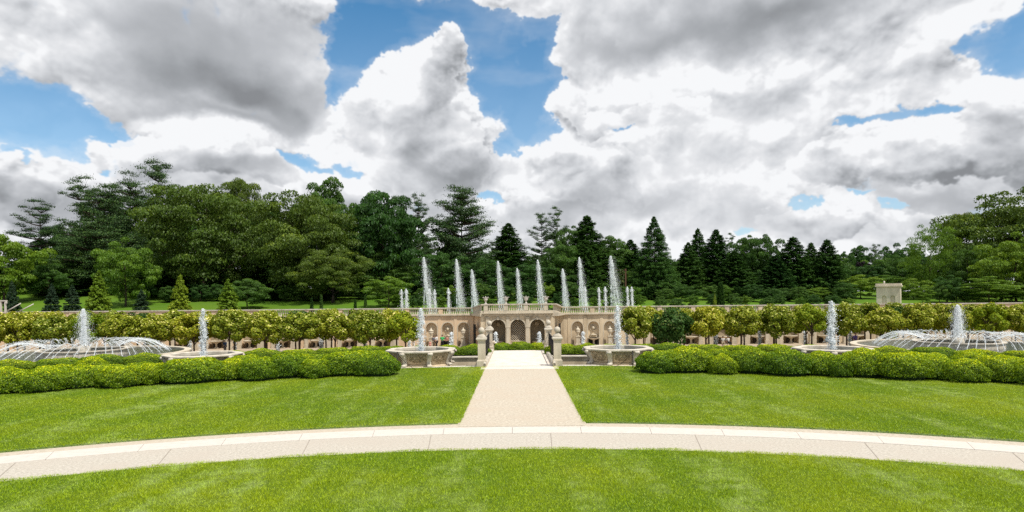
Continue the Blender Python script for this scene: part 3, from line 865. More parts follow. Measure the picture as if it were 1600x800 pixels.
        MB().box(dc - .8, dc + .8, min(0, .5 * -sg) - .02 if sg > 0 else .48, .5 * -sg + .02 if sg < 0 else -.48, LO, .1).build('doorway', DARKOP, rt)
        y0, y1 = (-.12, .5) if sg < 0 else (-.5, .12)
        def ramp(z0a, z1a, z0b, z1b, ya_, yb_):
            bb = MB(); bb.add([(0, ya_, z0a), (L, ya_, z0b), (L, yb_, z0b), (0, yb_, z0a), (0, ya_, z1a), (L, ya_, z1b), (L, yb_, z1b), (0, yb_, z1a)],
                              [(0, 3, 2, 1), (4, 5, 6, 7), (0, 1, 5, 4), (1, 2, 6, 5), (2, 3, 7, 6), (3, 0, 4, 7)]); return bb
        ramp(1.203, 1.66, 1.203, 1.33, y0 * 1.8, y1).build('cornice', STONE_L, rt)
        ramp(1.663, 1.95, 1.333, 1.46, y0, y1 * .8).build('plinth', STONE_L, rt)
        ramp(2.66, 2.82, 2.16, 2.30, y0 * 1.3, y1 * .7).build('coping', GREYST, rt)
        balustrade(.3, L - .2, (y0 + y1) / 2, 1.95, .70, .26, .105, dz=-.49).build('balustrade_panel', STONE_L, rt)
loggia()

# ================================================================== bridge with ball posts
BY0, BY1 = 32.1, 43.4
t = thing('footbridge', 'pale stone footbridge deck crossing the canal at the end of the sand path', 'bridge', (X0, 0, 0))
MB().box(-1.98, 1.98, BY0, BY1, -.30, .022).build('deck', mat('pale_paving', (.72, .655, .575), (.64, .57, .49), .85, 8, .2, 60, c3=(.60, .51, .42), s3=1.5), t)
MB().box(-2.0, 2.0, 33.9, 34.3, -.95, -.302).box(-2.0, 2.0, 39.0, 39.4, -.95, -.302).build('abutment', STONE, t)
for sg, nm in ((-1, 'left'), (1, 'right')):
    for y, wh in ((33.3, 'front'), (42.8, 'rear')):
        x = X0 + sg * 1.97
        p = thing('ball_post', 'tall square stone post with a ball finial at the %s %s corner of the bridge' % (wh, nm), 'post', (x, y, 0), group='ball finial posts of the bridge')
        MB().box(-.25, .25, -.25, .25, -.3, .32).lathe([(.353, 0), (.30, .06), (.27, .08)], 4, (0, 0, .323), math.pi / 4, False).build('base', STONE_L, p)
        MB().box(-.19, .19, -.19, .19, .38, 1.36).build('shaft', STONE_L, p)
        b = MB(); b.lathe([(.28, 0), (.34, .05), (.385, .08), (.385, .15), (.33, .19)], 4, (0, 0, 1.363), math.pi / 4, False); b.build('cap', GREYST, p)
        b = MB(); b.lathe([(.24, 0), (.25, .03), (.19, .10), (.11, .16), (.085, .20), (.11, .22)], 18, (0, 0, 1.55)); b.ball((0, 0, 1.90), .165, .165, .175, 18, 12); b.build('ball_finial', GREYST, p)
        b = MB(); b.lathe([(.06, 0), (.12, .02), (.13, .10), (.05, .12)], 10, (sg * -.0, 0, 0)); 
    xr = X0 + sg * 1.97
    r_ = thing('iron_railing', 'black wrought iron railing between the %s stone posts of the bridge' % nm, 'railing', (xr, 0, 0))
    MB().tube([(0, 33.5, 1.25), (0, 42.6, 1.25)], .028, 6).build('top_rail', IRON, r_)
    MB().tube([(0, 33.5, .36), (0, 42.6, .36)], .022, 6).tube([(0, 33.5, .78), (0, 42.6, .78)], .018, 6).build('lower_rail', IRON, r_)
    b = MB(); y = 33.6
    while y < 42.6: b.tube([(0, y, .2), (0, y, 1.25)], .011, 4); b.tube([(0, y + .05, .5), (0.03, y + .0, .57), (0, y - .05, .64)], .012, 4); y += .115
    b.build('bars', IRON, r_)
    c = thing('scrolled_kerb', 'low pale stone kerb ending in a scroll along the %s side of the bridge' % nm, 'kerb', (X0 + sg * 1.80, 0, 0))
    b = MB(); pr = []
    for i in range(25):
        s = i / 24; y = 33.0 - .9 * 0 + s * 9.6; z = .10 + .12 * s
    b.box(-.10, .10, 33.55, 42.55, .025, .19); b.build('kerb_stone', GREYST, c)
    b = MB()
    pts = [(0, 33.55 - .08 * k, .19 + .0 * k) for k in range(3)] + [(0, 33.3 + .25 * math.sin(a) * -1, .22 + .16 * math.cos(a) - .05) for a in np.linspace(0, 1.6 * math.pi, 12)]
    b.tube(pts, .075, 8); b.build('front_scroll', GREYST, c)
    b = MB(); pts = [(0, 43.0, .12), (0, 42.9, .5), (-.02 * sg, 42.85, .62), (-.12 * sg, 42.85, .66), (-.2 * sg, 42.85, .56), (-.16 * sg, 42.85, .44)]
    b.tube(pts, [.13, .12, .1, .09, .08, .05], 8); b.build('rear_scroll', GREYST, c)

# ================================================================== octagonal basins
CARVED = mat('carved_limestone', (.60, .49, .34), (.50, .40, .27), .9, 3, .5, 18, c3=(.36, .28, .18), s3=1.8)
def make_basin(x, y, label):
    t = thing('octagonal_basin', label, 'fountain basin', (x, y, 0), 0, 'octagonal stone basins along the canal')
    rot = math.pi / 8; k = 1 / math.cos(math.pi / 8)
    MB().lathe([(1.66 * k, -.95), (1.66 * k, -.06), (1.60 * k, -.03), (1.60 * k, .03), (1.50 * k, .06), (1.46 * k, .12), (1.52 * k, .30), (1.62 * k, .52), (1.66 * k, .68), (1.62 * k, .72)], 8, (0, 0, 0), rot, False, False).build('body', CARVED, t)
    MB().lathe([(1.62 * k, .722), (1.74 * k, .735), (1.80 * k, .78), (1.80 * k, .83), (1.74 * k, .86), (1.50 * k, .86), (1.46 * k, .83), (1.44 * k, .35)], 8, (0, 0, 0), rot, False, False).build('rim', GREYST, t)
    MB().lathe([(1.45 * k, .70), (.02, .70)], 8, (0, 0, 0), rot, False, False).build('water_surface', WATER, t)
    rs = random.Random(int(x * 10))
    for i in range(8):
        a = rot + i * math.pi / 4
        M = Matrix.Rotation(a, 4, 'Z')
        prof = [(1.62 * k, .02), (1.70 * k, .06), (1.66 * k, .12), (1.56 * k, .18), (1.56 * k, .30), (1.63 * k, .44), (1.72 * k, .58), (1.80 * k, .70), (1.76 * k, .80), (1.68 * k, .80)]
        b = MB(); vs = []
        for (r, z) in prof:
            for q in (-.10, .10): vs.append((r, q, z))
            for q in (-.12, .12): vs.append((r - .16, q, z))
        n = len(prof); fs = []
        for j in range(n - 1):
            o = j * 4; fs += [(o, o + 1, o + 5, o + 4), (o, o + 4, o + 6, o + 2), (o + 1, o + 3, o + 7, o + 5)]
        b.add(vs, fs)
        # rolled volutes top and foot
        for (r, z, s) in ((1.76 * k, .70, .085), (1.66 * k, .08, .06)):
            b.tube([(r, -.125, z), (r, .125, z)], s, 10)
        b.xf(M); b.build('bracket', GREYST, t)
        # carved cartouche on each face
        a2 = a + math.pi / 8; M = Matrix.Rotation(a2, 4, 'Z'); b = MB()
        def on(u, z):   # point on the bombe face
            rr = np.interp(z, [.12, .30, .52, .68], [1.46, 1.52, 1.62, 1.66]) + .012
            return (rr, u, z)
        for fr in ((-.47, .16, .47, .16), (-.47, .64, .47, .64), (-.47, .16, -.47, .64), (.47, .16, .47, .64)):
            b.tube([on(fr[0] + (fr[2] - fr[0]) * q, fr[1] + (fr[3] - fr[1]) * q) for q in (0, .25, .5, .75, 1)], .014, 4)
        for sx in (-1, 1):
            for (cx, cz, r0, turns) in ((.22, .50, .085, 1.6), (.32, .36, .07, 1.5), (.15, .28, .075, 1.5), (.33, .54, .04, 1.2)):
                pts = [on(sx * (cx + r0 * (1 - q * .75) * math.cos(q * turns * 6.28)), cz + r0 * (1 - q * .75) * math.sin(q * turns * 6.28)) for q in np.linspace(0, 1, 12)]
                b.tube(pts, [.022 * (1 - .4 * q) for q in np.linspace(0, 1, 12)], 5)
            b.tube([on(sx * .04, .24), on(sx * .12, .40), on(sx * .26, .44), on(sx * .40, .46)], .02, 5)
        for (u, z, s) in ((0, .42, .07), (0, .56, .045), (0, .27, .045), (.12, .58, .03), (-.12, .58, .03)):
            p = on(u, z); b.ball(p, .04, s * 1.2, s, 8, 6)
        b.xf(M); b.build('carved_panel', mat_dark_carving, t)
    return t
mat_dark_carving = mat('weathered_carving', (.42, .33, .21), (.27, .21, .13), .95, 7, .5, 30)
B1L, B1R = (-5.25, 34.85), (5.45, 34.85)
B2L, B2R = (-16.3, 33.2), (16.3, 33.2)
make_basin(*B1L, 'carved octagonal stone basin left of the footbridge with a tall white jet')
make_basin(*B1R, 'carved octagonal stone basin right of the footbridge with a tall white jet')
make_basin(*B2L, 'octagonal stone basin showing only its rim above the left box hedges')
make_basin(*B2R, 'octagonal stone basin showing only its rim above the right box hedges')

# ================================================================== jets
def octas(P, s, rs, stretch=1.8):
    n = len(P); s = s[:, None]
    up = np.array([0, 0, 1.0]); a = rs.normal(size=(n, 3)) * .25; up = unit(up + a)
    t = unit(np.cross(up, rs.normal(size=(n, 3)))); b = np.cross(up, t)
    V = np.stack([P + up * s * stretch, P + t * s, P + (-t * .5 + b * .87) * s, P + (-t * .5 - b * .87) * s, P - up * s * stretch], 1).reshape(-1, 3)
    f = np.array([[0, 1, 2], [0, 2, 3], [0, 3, 1], [4, 2, 1], [4, 3, 2], [4, 1, 3]])
    F = (f[None] + 5 * np.arange(n)[:, None, None]).reshape(-1, 3)
    return V, F
def jet(label, base, h, wid, seed, wind=0.0, n=2500, drop=.03, core=.05, group=None, froth=False, cat='water jet'):
    rs = np.random.RandomState(seed)
    t = thing('fountain_jet', label, cat, base, 0, group)
    # rising column
    b = MB(); pts = []; rad = []
    for q in np.linspace(0, 1, 22):
        pts.append((rs.normal() * core * .25 + wind * .12 * q * q, rs.normal() * core * .25, q * h))
        rad.append(core * (.9 - .45 * q) * rs.uniform(.8, 1.25) * (1 if q < .97 else .4))
    b.tube(pts, rad, 7)
    b.build('water_column', SPRAY, t)
    # falling sheath of drops: ballistic fans of clumps leaving the top and drifting down
    q = rs.uniform(0, 1, n) ** (1.25 if not froth else .7)   # 0 top .. 1 foot
    z = h * (1.01 - q)
    w = wid * .5 * (q ** .62 * 1.0 + .03)
    ang = rs.uniform(0, 2 * np.pi, n); rr = np.abs(rs.normal(size=n)) * .62
    if froth:
        nk = 26; kz = np.sort(rs.uniform(0, 1, nk)); ka = rs.uniform(0, 2 * np.pi, nk); kr = rs.uniform(.2, 1.0, nk)
        ki = rs.randint(0, nk, n); q = np.clip(kz[ki] + rs.normal(size=n) * .022, 0, 1); z = h * (1.0 - q)
        w = wid * .5 * (.35 + .65 * np.sqrt(q)); cxk = np.cos(ka[ki]) * kr[ki]; cyk = np.sin(ka[ki]) * kr[ki]
        x = cxk * w * .75 + rs.normal(size=n) * wid * .085; y = cyk * w * .75 + rs.normal(size=n) * wid * .085
        # plus loose drops along the whole height
        m = n // 3; x[:m] = rs.normal(size=m) * wid * .22; y[:m] = rs.normal(size=m) * wid * .22; z[:m] = rs.uniform(0, 1.0, m) ** 1.3 * h
        m2 = n // 4; x[-m2:] = rs.normal(size=m2) * core * 1.0; y[-m2:] = rs.normal(size=m2) * core * 1.0; z[-m2:] = h * (1.0 - .12 * rs.uniform(0, 1, m2) ** 1.3)
        tp = np.sqrt(np.clip(1.02 - z / h, 0, 1) / .22).clip(.12, 1); x *= tp; y *= tp
        x = x + wind * (1 - z / h)
    else:
        x = np.cos(ang) * rr * w + wind * (q ** 1.3); y = np.sin(ang) * rr * w
        st = rs.randint(0, 9, n); sa_ = rs.uniform(0, 6.28, 9)[st]; sr = rs.uniform(.2, 1.0, 9)[st]; on_ = rs.uniform(0, 1, n) < .45
        x = np.where(on_, np.cos(sa_) * sr * w * .8 + wind * q ** 1.3 + rs.normal(size=n) * wid * .03, x); y = np.where(on_, np.sin(sa_) * sr * w * .8 + rs.normal(size=n) * wid * .03, y)
        z = z + np.where(on_, 0, 0)
        m = n // 6; q2 = rs.uniform(0, .18, m); z[:m] = h * (1.005 - q2); wq = (.25 + q2 / .18) * core * 1.1; x[:m] = rs.normal(size=m) * wq + wind * q2; y[:m] = rs.normal(size=m) * wq
    s = drop * rs.uniform(.4, 1.4, n)
    if not froth and wind:
        md = n // 4; qm = rs.uniform(0, 1, md) ** .8; x[md:2 * md] = wind * (qm * 1.7 + .1) + rs.normal(size=md) * wid * .16; y[md:2 * md] = rs.normal(size=md) * wid * .2; z[md:2 * md] = h * (1 - qm); s[md:2 * md] *= .6
    V, F = octas(np.stack([x, y, z], -1), s, rs, 2.0 if not froth else 1.2)
    link('falling_spray', np_mesh('falling_spray', V, F, MIST if not froth else SPRAY, smooth=False), t)
    return t

def jet_px(label, px, top, d, z0, wid_px, seed, **kw):
    p = at(px, top, d)
    return jet(label, (p.x, d, z0), p.z - z0, wid_px * d / 1000, seed, **kw)
tall = [(662, 403, 20), (713, 406, 15), (737, 422, 12), (778, 409, 12), (808, 420, 10), (840, 407, 13), (879, 421, 11), (905, 403, 14), (954, 401, 20)]
names = ['tallest and widest white jet at the left end behind the terrace wall', 'tall white jet, second from the left behind the terrace wall', 'shorter white jet, third from the left behind the terrace wall',
         'tall white jet above the left half of the loggia, between its urns', 'shorter white jet over the middle of the loggia', 'tall white jet above the right end of the loggia',
         'shorter white jet just right of the loggia behind the wall', 'tall white jet, second from the right behind the terrace wall', 'widest tall white jet at the right end behind the terrace wall']
for i, (px, top, w) in enumerate(tall):
    jet_px(names[i], px, top, 97, 1.2, w, 100 + i, wind=.66 * w / 14, n=12000, drop=.027, core=.10, group='tall jets behind the terrace wall')
small = [(627, 453), (634.5, 452), (671, 452), (679, 453), (700.5, 451), (914, 449), (935.5, 450), (945.5, 449), (980, 449), (987, 449)]
sn = ['short white jet, left one of the pair beyond the round linden', 'short white jet, right one of the pair beyond the round linden', 'short white jet close to the right foot of the tallest left jet',
      'thin short jet just right of the tallest left jet', 'short white jet left of the second tall jet', 'short white jet right of the second tall jet from the right', 'thin short jet between the two tall right jets',
      'short white jet at the left foot of the widest right jet', 'short white jet, left one of the pair at the right end', 'short white jet, right one of the pair at the right end']
for i, (px, top) in enumerate(small):
    jet_px(sn[i], px, top, 94, 1.2, 6.5 if i in (3, 6) else 8.5, 200 + i, wind=.12, n=1300, drop=.04, core=.10, group='short jets behind the terrace wall')
row_l = [228, 297, 367, 434, 502, 571, 639, 705.5, 774.6]; row_r = [842.6, 911, 979.7, 1048, 1118.5, 1187, 1258, 1328, 1398]
for i, px in enumerate(row_l + row_r):
    lab = 'small frothy jet before the terrace wall, %s from the loggia on the %s' % ((ORD[8 - i], 'left') if i < 9 else (ORD[i - 9], 'right'))
    jet_px(lab, px, 519 - (px - 800) * .004, 76, LO, 7.5, 300 + i, n=1200, drop=.045, core=.13, froth=True, group='row of small jets in the long pool')
t = thing('long_pool', 'long low stone pool under the row of small jets', 'pool', (0, 76, LO))
MB().box(-46, 46, -1.6, -1.2, 0, .4).box(-46, 46, 1.2, 1.6, 0, .4).build('wall', STONE_L, t)
MB().box(-46, 46, -1.2, 1.2, .1, .25).build('water_surface', WATER, t)
jet('tall frothy jet rising from the carved basin left of the bridge', (B1L[0], B1L[1], .68), 1.95 + .42, .5, 401, n=5200, drop=.017, core=.05, froth=True, group='jets of the octagonal basins')
jet('tall frothy jet rising from the carved basin right of the bridge', (B1R[0], B1R[1], .68), 2.42, .5, 402, n=5200, drop=.017, core=.05, froth=True, group='jets of the octagonal basins')
jet('twisting jet above the basin rim in the left box hedges', (B2L[0], B2L[1], .68), 2.48, .46, 403, n=4200, drop=.017, core=.045, froth=True, group='jets of the octagonal basins')
jet('looping jet above the basin rim in the right box hedges', (B2R[0], B2R[1], .68), 2.58, .6, 404, n=5200, drop=.019, core=.045, froth=True, group='jets of the octagonal basins')

# ================================================================== the two round pools with arching jets
VEIL = spray_mat('thin_water_arc', .6)
def round_pool(cx, cy, nm, seed):
    t = thing('round_pool', 'wide round stone pool ringed by arching jets on the %s' % nm, 'pool', (cx, cy, 0), 0, 'round pools with arching jets')
    MB().lathe([(7.4, -3.1), (7.4, -.50), (7.5, -.50), (7.5, -.40), (7.0, -.40), (7.0, -.50), (7.05, -.65)], 72, smooth=False, cap=False).build('wall', STONE_L, t)
    MB().lathe([(7.06, -.55), (.05, -.55)], 72, smooth=False, cap=False).build('water_surface', WATER, t)
    MB().lathe([(3.0, -.56), (3.0, -.2), (3.08, -.18), (3.08, -.1), (2.75, -.1), (2.75, -.2)], 56, smooth=False, cap=False).build('inner_ring', GREYST, t)
    MB().lathe([(.5, -.56), (.42, .1), (.2, .2)], 14).build('nozzle_stand', GREYST, t)
    s = thing('arching_jets', 'crown of thin arching water jets over the round pool on the %s' % nm, 'water jets', (cx, cy, 0), 0, 'crowns of arching jets')
    rs = np.random.RandomState(seed); N_ = 62
    for i in range(N_):
        a = 2 * math.pi * i / N_ + rs.uniform(-.01, .01); sw = .22
        r0, r1, hh = 2.3, 6.0 + rs.uniform(-.35, .25), .74 + rs.uniform(-.08, .06)
        b = MB(); pts = []; rad = []
        K = 14
        for k in range(K + 1):
            q = k / K; r = r0 + (r1 - r0) * q; aa = a + sw * q
            z = .0 + (hh) * 4 * q * (1 - q) * (1.0) - .45 * q
            pts.append((r * math.sin(aa), r * math.cos(aa), z)); rad.append((.011 + .008 * q) * rs.uniform(.7, 1.3))
        b.tube(pts, rad, 4)
        # beads breaking off
        n = 46; q = rs.uniform(.15, 1, n) ** .8; r = r0 + (r1 - r0) * q; aa = a + sw * q
        P = np.stack([r * np.sin(aa), r * np.cos(aa), hh * 4 * q * (1 - q) - .45 * q], -1) + rs.normal(size=(n, 3)) * (.03 + .05 * q[:, None])
        V, F = octas(P, .016 * rs.uniform(.5, 1.6, n), rs)
        b.add([tuple(v) for v in V], [tuple(int(w) for w in f) for f in F])
        b.build('water_arc', VEIL, s)
    return t
round_pool(-33.9, 50, 'far left', 5)
round_pool(34.4, 50, 'far right', 6)
jet('broad white bell shaped jet in the middle of the far left round pool', (-33.9, 50, .0), 2.98, 1.35, 501, n=9000, drop=.020, core=.07, wind=.04)
jet('broad white bell shaped jet in the middle of the far right round pool', (34.4, 50, .0), 2.62 + .05, 1.35, 502, n=9000, drop=.020, core=.07, wind=.04)

# ================================================================== box hedges
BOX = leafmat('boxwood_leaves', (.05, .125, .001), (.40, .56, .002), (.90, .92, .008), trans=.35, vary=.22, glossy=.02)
def box_mesh(seed, n=13000, sq=2.05, leaf=.047, flat=False):
    """a clipped billowing box bush, unit footprint: half widths 1,1, height 1"""
    rs = np.random.RandomState(seed)
    d = ellipsoid_pts(n, rs, -.35)
    # superellipsoid gives full shoulders
    e = 2.0 / sq
    def f(v): 
        k = (np.abs(v[:, 0]) ** sq + np.abs(v[:, 1]) ** sq + np.abs(np.clip(v[:, 2], 0, 1)) ** sq) ** (-1 / sq)
        return k
    k = f(d)
    bump = 1 + .075 * np.sin(d[:, 0] * 5 + seed) * np.cos(d[:, 1] * 4.3 + seed * 2) + .045 * np.sin(d[:, 2] * 7 + d[:, 0] * 6 + seed * 3) + .045 * np.sin(d[:, 0] * 11 + seed) * np.sin(d[:, 2] * 12 + d[:, 1] * 9 + seed)
    P = d * (k * bump)[:, None]; P[:, 2] = P[:, 2] * .58 + .42; P[:, 2] = np.maximum(P[:, 2], .02)
    depth = 1 - .16 * rs.uniform(0, 1, n) ** 1.7
    Q = P * depth[:, None]; Q[:, 2] = (P[:, 2] - .42) * depth + .42
    V, F = leaves(Q, d + np.array([0, 0, .25]), leaf, rs, .75, .75)
    V = V.reshape(-1, 3)
    rnd = np.clip(-.08 + .62 * rs.uniform(0, 1, n) ** 1.3 + .50 * np.clip(P[:, 2], 0, 1) ** 2.4 * rs.uniform(.5, 1.15, n) + .1 * rs.normal(size=n), 0, 1)  # leaves lighten with height: light on the bush tops put into the colour
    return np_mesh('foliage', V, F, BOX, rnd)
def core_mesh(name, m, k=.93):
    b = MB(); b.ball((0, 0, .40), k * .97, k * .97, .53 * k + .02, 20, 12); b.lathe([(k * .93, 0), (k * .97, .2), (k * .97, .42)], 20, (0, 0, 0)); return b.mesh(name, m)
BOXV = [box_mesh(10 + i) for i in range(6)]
BOXCORE = core_mesh('shade_core', DARKCORE, .80)  # opaque filler closing the gaps, inner shade put into its dark colour
rng_ = random.Random(4)
def shrub(x, y, z, rx, ry, h, label, rz=0.0, group='billowing box hedge bushes', var=None):
    t = thing('box_bush', label, 'bush', (x, y, z), rz, group, sc=(rx, ry, h))
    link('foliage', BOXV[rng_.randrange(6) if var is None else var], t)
    link('shade_core', BOXCORE, t)
    return t
def rows(side):
    nm = 'left' if side < 0 else 'right'
    # front row: read off the photograph as (pixel x, half width px, height m)
    if side < 0:
        fr = [(-60, 62, 1.10), (12, 46, 1.08), (68, 40, 1.02), (128, 42, 1.06), (188, 38, 1.04), (238, 26, .98), (297, 56, 1.12), (362, 34, 1.08), (402, 34, 1.05), (447, 36, 1.16), (492, 30, 1.02), (546, 52, 1.25), (588, 38, 1.22)]
    else:
        fr = [(1028, 40, 1.20), (1072, 48, 1.24), (1128, 26, 1.06), (1172, 40, 1.16), (1228, 42, 1.20), (1282, 36, 1.22), (1310, 24, 1.05), (1350, 42, 1.20), (1408, 46, 1.22), (1462, 36, 1.12), (1508, 38, 1.04), (1560, 42, 1.08), (1622, 46, 1.1), (1690, 46, 1.1)]
    fr_s = fr if side > 0 else fr[::-1]
    for i, (px, hw, h) in enumerate(fr_s):
        # where this view ray meets the hedge line R = 39.45
        u = (px - 808) / 1000
        RR = 39.55 + (.28 if i % 2 else -.22) + rng_.uniform(-.12, .12)
        a_, b_, c_ = u * u + 1, 2 * (-CY) , CY * CY - RR ** 2
        y = (-b_ + math.sqrt(b_ * b_ - 4 * a_ * c_)) / (2 * a_); x = u * y
        rx = hw * y / 1000 * .93
        what = 'large rounded' if hw > 50 else ('small low' if hw < 31 else 'rounded')
        shrub(x, y, -.05, rx, 1.02 + .12 * rng_.random(), h * rng_.uniform(.86, 1.06), '%s box bush, front row, %s from the path, %s side' % (what, ORD[i], nm), rz=-math.atan2(x, y - CY))
    for r_i, (Rr, w, hh, z0) in enumerate([(41.55, .95, .96, -.05), (43.0, .9, .98, -.06)]):
        th = math.asin(7.3 / Rr) if r_i == 0 else math.asin(8.8 / Rr); i = 0
        while th < 1.08:
            x, y, _ = pol(Rr, side * th); hw = w * rng_.uniform(.8, 1.35)
            if not (r_i == 1 and abs(abs(x) - 16.3) < 2.6):
                if abs(x) < y * 1.0:
                    shrub(x, y, z0, hw, .8, hh * rng_.uniform(.80, 1.12), 'box bush, %s row back from the lawn, %s from the path, %s side' % (('second', 'third')[r_i], ORD[min(i, 29)] if i < 30 else 'last', nm), rz=-side * th)
                    i += 1
            th += hw * 1.72 / Rr
    # far hedge beyond the canal: trimmed, with a billowy top further out
    th = math.asin(2.75 / 49.1); i = 0
    while th < 1.05:
        x, y, _ = pol(49.15, side * th); hw = .95 if i < 4 else 1.15
        if abs(x) < y * .98:
            shrub(x, y, -.1, hw * 1.12, .62, .76 + (.05 * math.sin(i * 1.9) if i > 3 else 0), 'clipped box bush beyond the canal, %s from the bridge, %s side' % (ORD[min(i, 29)], nm), rz=-side * th,
                  group='low clipped hedge beyond the canal')
            i += 1
        th += hw * 1.75 / 49.15
rows(-1); rows(1)
# lower bushes glimpsed just past the bridge
past = [(783, 47.5, .95, 1.0), (800, 49.0, 1.0, 1.12), (812, 47.0, .9, .98), (828, 48.6, 1.0, 1.12), (842, 47.4, .9, 1.0), (770, 50.0, 1.0, 1.15), (856, 50.0, 1.0, 1.1), (818, 51, 1.0, 1.25)]
for i, (px, y, w, h) in enumerate(sorted(past)):
    shrub((px - 808) / 1000 * y, y, gh((px - 808) / 1000 * y, y), w, w, h, 'bright box bush seen beyond the end of the bridge, %s from the left' % ORD[i], group='bushes beyond the end of the bridge')

# ================================================================== linden rows
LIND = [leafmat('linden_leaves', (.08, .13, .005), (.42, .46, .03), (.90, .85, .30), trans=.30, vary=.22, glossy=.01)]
LIND2 = leafmat('yellow_green_linden_leaves', (.12, .20, .008), (.30, .38, .015), (.48, .50, .07), trans=.35, vary=.12, glossy=.01)
LIND3 = leafmat('deep_green_linden_leaves', (.022, .07, .012), (.06, .13, .02), (.20, .26, .08), trans=.25, vary=.12, glossy=.01)
def linden_crown(seed, m, n=7500, airy=False):
    rs = np.random.RandomState(seed)
    nb = 34; d = ellipsoid_pts(nb, rs, -.75); C = d * rs.uniform(.62, .88, nb)[:, None]; C[:, 2] *= 1.0
    ki = rs.randint(0, nb, n); dd = unit(rs.normal(size=(n, 3)))
    r = rs.uniform(.55, 1.0, n) ** .5 * (.30 if not airy else .26)
    P = C[ki] + dd * r[:, None]
    P[:, 0:2] *= 1.0; top = P[:, 2]
    V, F = leaves(P, dd * .7 + P * .5 + np.array([0, 0, .4]), .115, rs, .7, .8)
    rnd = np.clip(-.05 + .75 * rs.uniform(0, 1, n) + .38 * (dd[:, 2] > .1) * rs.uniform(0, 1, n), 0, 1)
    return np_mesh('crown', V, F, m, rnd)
LV = [linden_crown(i, LIND[0]) for i in range(5)]
LY = [linden_crown(20 + i, LIND2, 4600, True) for i in range(2)]
LG = [linden_crown(30 + i, LIND3, 6000) for i in range(2)]
tb = MB(); tb.tube([(0, 0, 0), (.02, 0, .5), (0, .02, 1.0), (0, 0, 1.6)], [.085, .07, .062, .05], 8)
for k in range(7):
    a = k * 2.4; tb.tube([(0, 0, .85 + .07 * k), (.35 * math.cos(a), .35 * math.sin(a), 1.15 + .09 * k), (.8 * math.cos(a), .8 * math.sin(a), 1.35 + .10 * k)], [.04, .025, .012], 5)
LTR = tb.mesh('trunk', BARK)
def linden(x, y, z, h_tr, cw, ch, crown, label, rz):
    t = thing('linden_tree', label, 'tree', (x, y, z), rz, 'rows of clipped lindens before the terrace wall')
    o = link('trunk', LTR, t); o.scale = (1.35, 1.35, (h_tr + ch * .5) / 1.6)
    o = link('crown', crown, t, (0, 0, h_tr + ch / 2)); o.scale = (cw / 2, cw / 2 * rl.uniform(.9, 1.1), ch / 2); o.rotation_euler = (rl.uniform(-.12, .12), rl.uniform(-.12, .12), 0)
rl = random.Random(9)
special = {('left', 0, 0): ('Y', 1.0), ('right', 0, 1): ('G', 1.12), ('left', 0, 12): ('Y', 1.05), ('left', 0, 9): ('Y', .95), ('right', 0, 5): ('Y', .9), ('right', 0, 10): ('Y', .95), ('right', 0, 13): ('Y', 1)}
for side, nm in ((-1, 'left'), (1, 'right')):
    for row, (y, off) in enumerate(((67.5, 0), (73.5, 1.2), (79.0, 0))):
        for i in range(18):
            px0 = 633 if side < 0 else 992
            x = (px0 - 808) / 1000 * 67.5 + side * (i * 3.72) if row == 0 else (px0 - 808) / 1000 * 67.5 + side * (i * 3.72 + (2.1 if row == 1 else 4.4))
            if abs(x) > y * .98: continue
            kind, sc = special.get((nm, row, i), ('V', 1.0))
            if row == 1 and (i % 5 == 3): kind = 'G'
            cr = {'V': LV, 'Y': LY, 'G': LG}[kind]; crown = cr[rl.randrange(len(cr))]
            cw = 3.9 * sc * rl.uniform(.86, 1.1); ch = 3.65 * sc * rl.uniform(.94, 1.04)
            top = EYE - (16.5 if row == 0 else 16) * y / 1000 + rl.uniform(-.22, .16) + (.25 if kind == 'G' and row == 0 else 0)
            if i == 0 and side < 0 and row == 0: top -= .15
            desc = {'V': 'round cream tipped clipped linden', 'Y': 'loose yellow-green linden', 'G': 'dense dark green linden'}[kind]
            linden(x, y, LO, top - ch - LO, cw, ch, crown, '%s, %s from the loggia, %s row %s' % (desc, ORD[i], ('front', 'middle', 'back')[row], nm), rl.uniform(0, 6.28))

# ================================================================== hillside trees
def leafset(P, D, size, rs, m, name='crown', rnd=None, jitter=.7, aspect=.7, axis=None):
    V, F = leaves(P, D, size, rs, jitter, aspect, axis=axis)
    if rnd is None: rnd = rs.uniform(0, 1, len(P))
    return np_mesh(name, V, F, m, np.clip(rnd, 0, 1))
def trunk_mesh(h, r, seed, limbs=8, spread=.35, start=.3, fork=True):
    rs = random.Random(seed); b = MB()
    pts = [(0, 0, 0)]; x = y = 0
    for i in range(1, 9): x += rs.uniform(-.012, .012) * h; y += rs.uniform(-.012, .012) * h; pts.append((x, y, h * i / 8))
    b.tube(pts, [r * (1.25 if i == 0 else 1) * (1 - .9 * i / 8) for i in range(9)], 8)
    for k in range(limbs):
        q = start + (1 - start) * (k + .5) / limbs * .9; i = q * 8; j = int(i); p = Vector(pts[j]).lerp(Vector(pts[min(8, j + 1)]), i - j)
        a = rs.uniform(0, 6.28); L = spread * h * (1 - q * .55) * rs.uniform(.7, 1.1)
        e = p + Vector((math.cos(a) * L, math.sin(a) * L, L * .55)); mid = p.lerp(e, .5) + Vector((0, 0, -.05 * L))
        rr = r * (1 - .85 * q) * .55; b.tube([p, mid, e], [rr, rr * .6, rr * .2], 5)
    return b.mesh('trunk', BARK)
M_OAK = leafmat('oak_leaves', (.035, .075, .006), (.12, .19, .012), (.28, .35, .022), trans=.28, vary=.14)
M_DEC = leafmat('broadleaf_leaves', (.022, .07, .006), (.07, .165, .012), (.15, .28, .02), trans=.28, vary=.25)
M_LITE = leafmat('light_green_leaves', (.06, .14, .006), (.15, .27, .012), (.27, .38, .02), trans=.35, vary=.2)
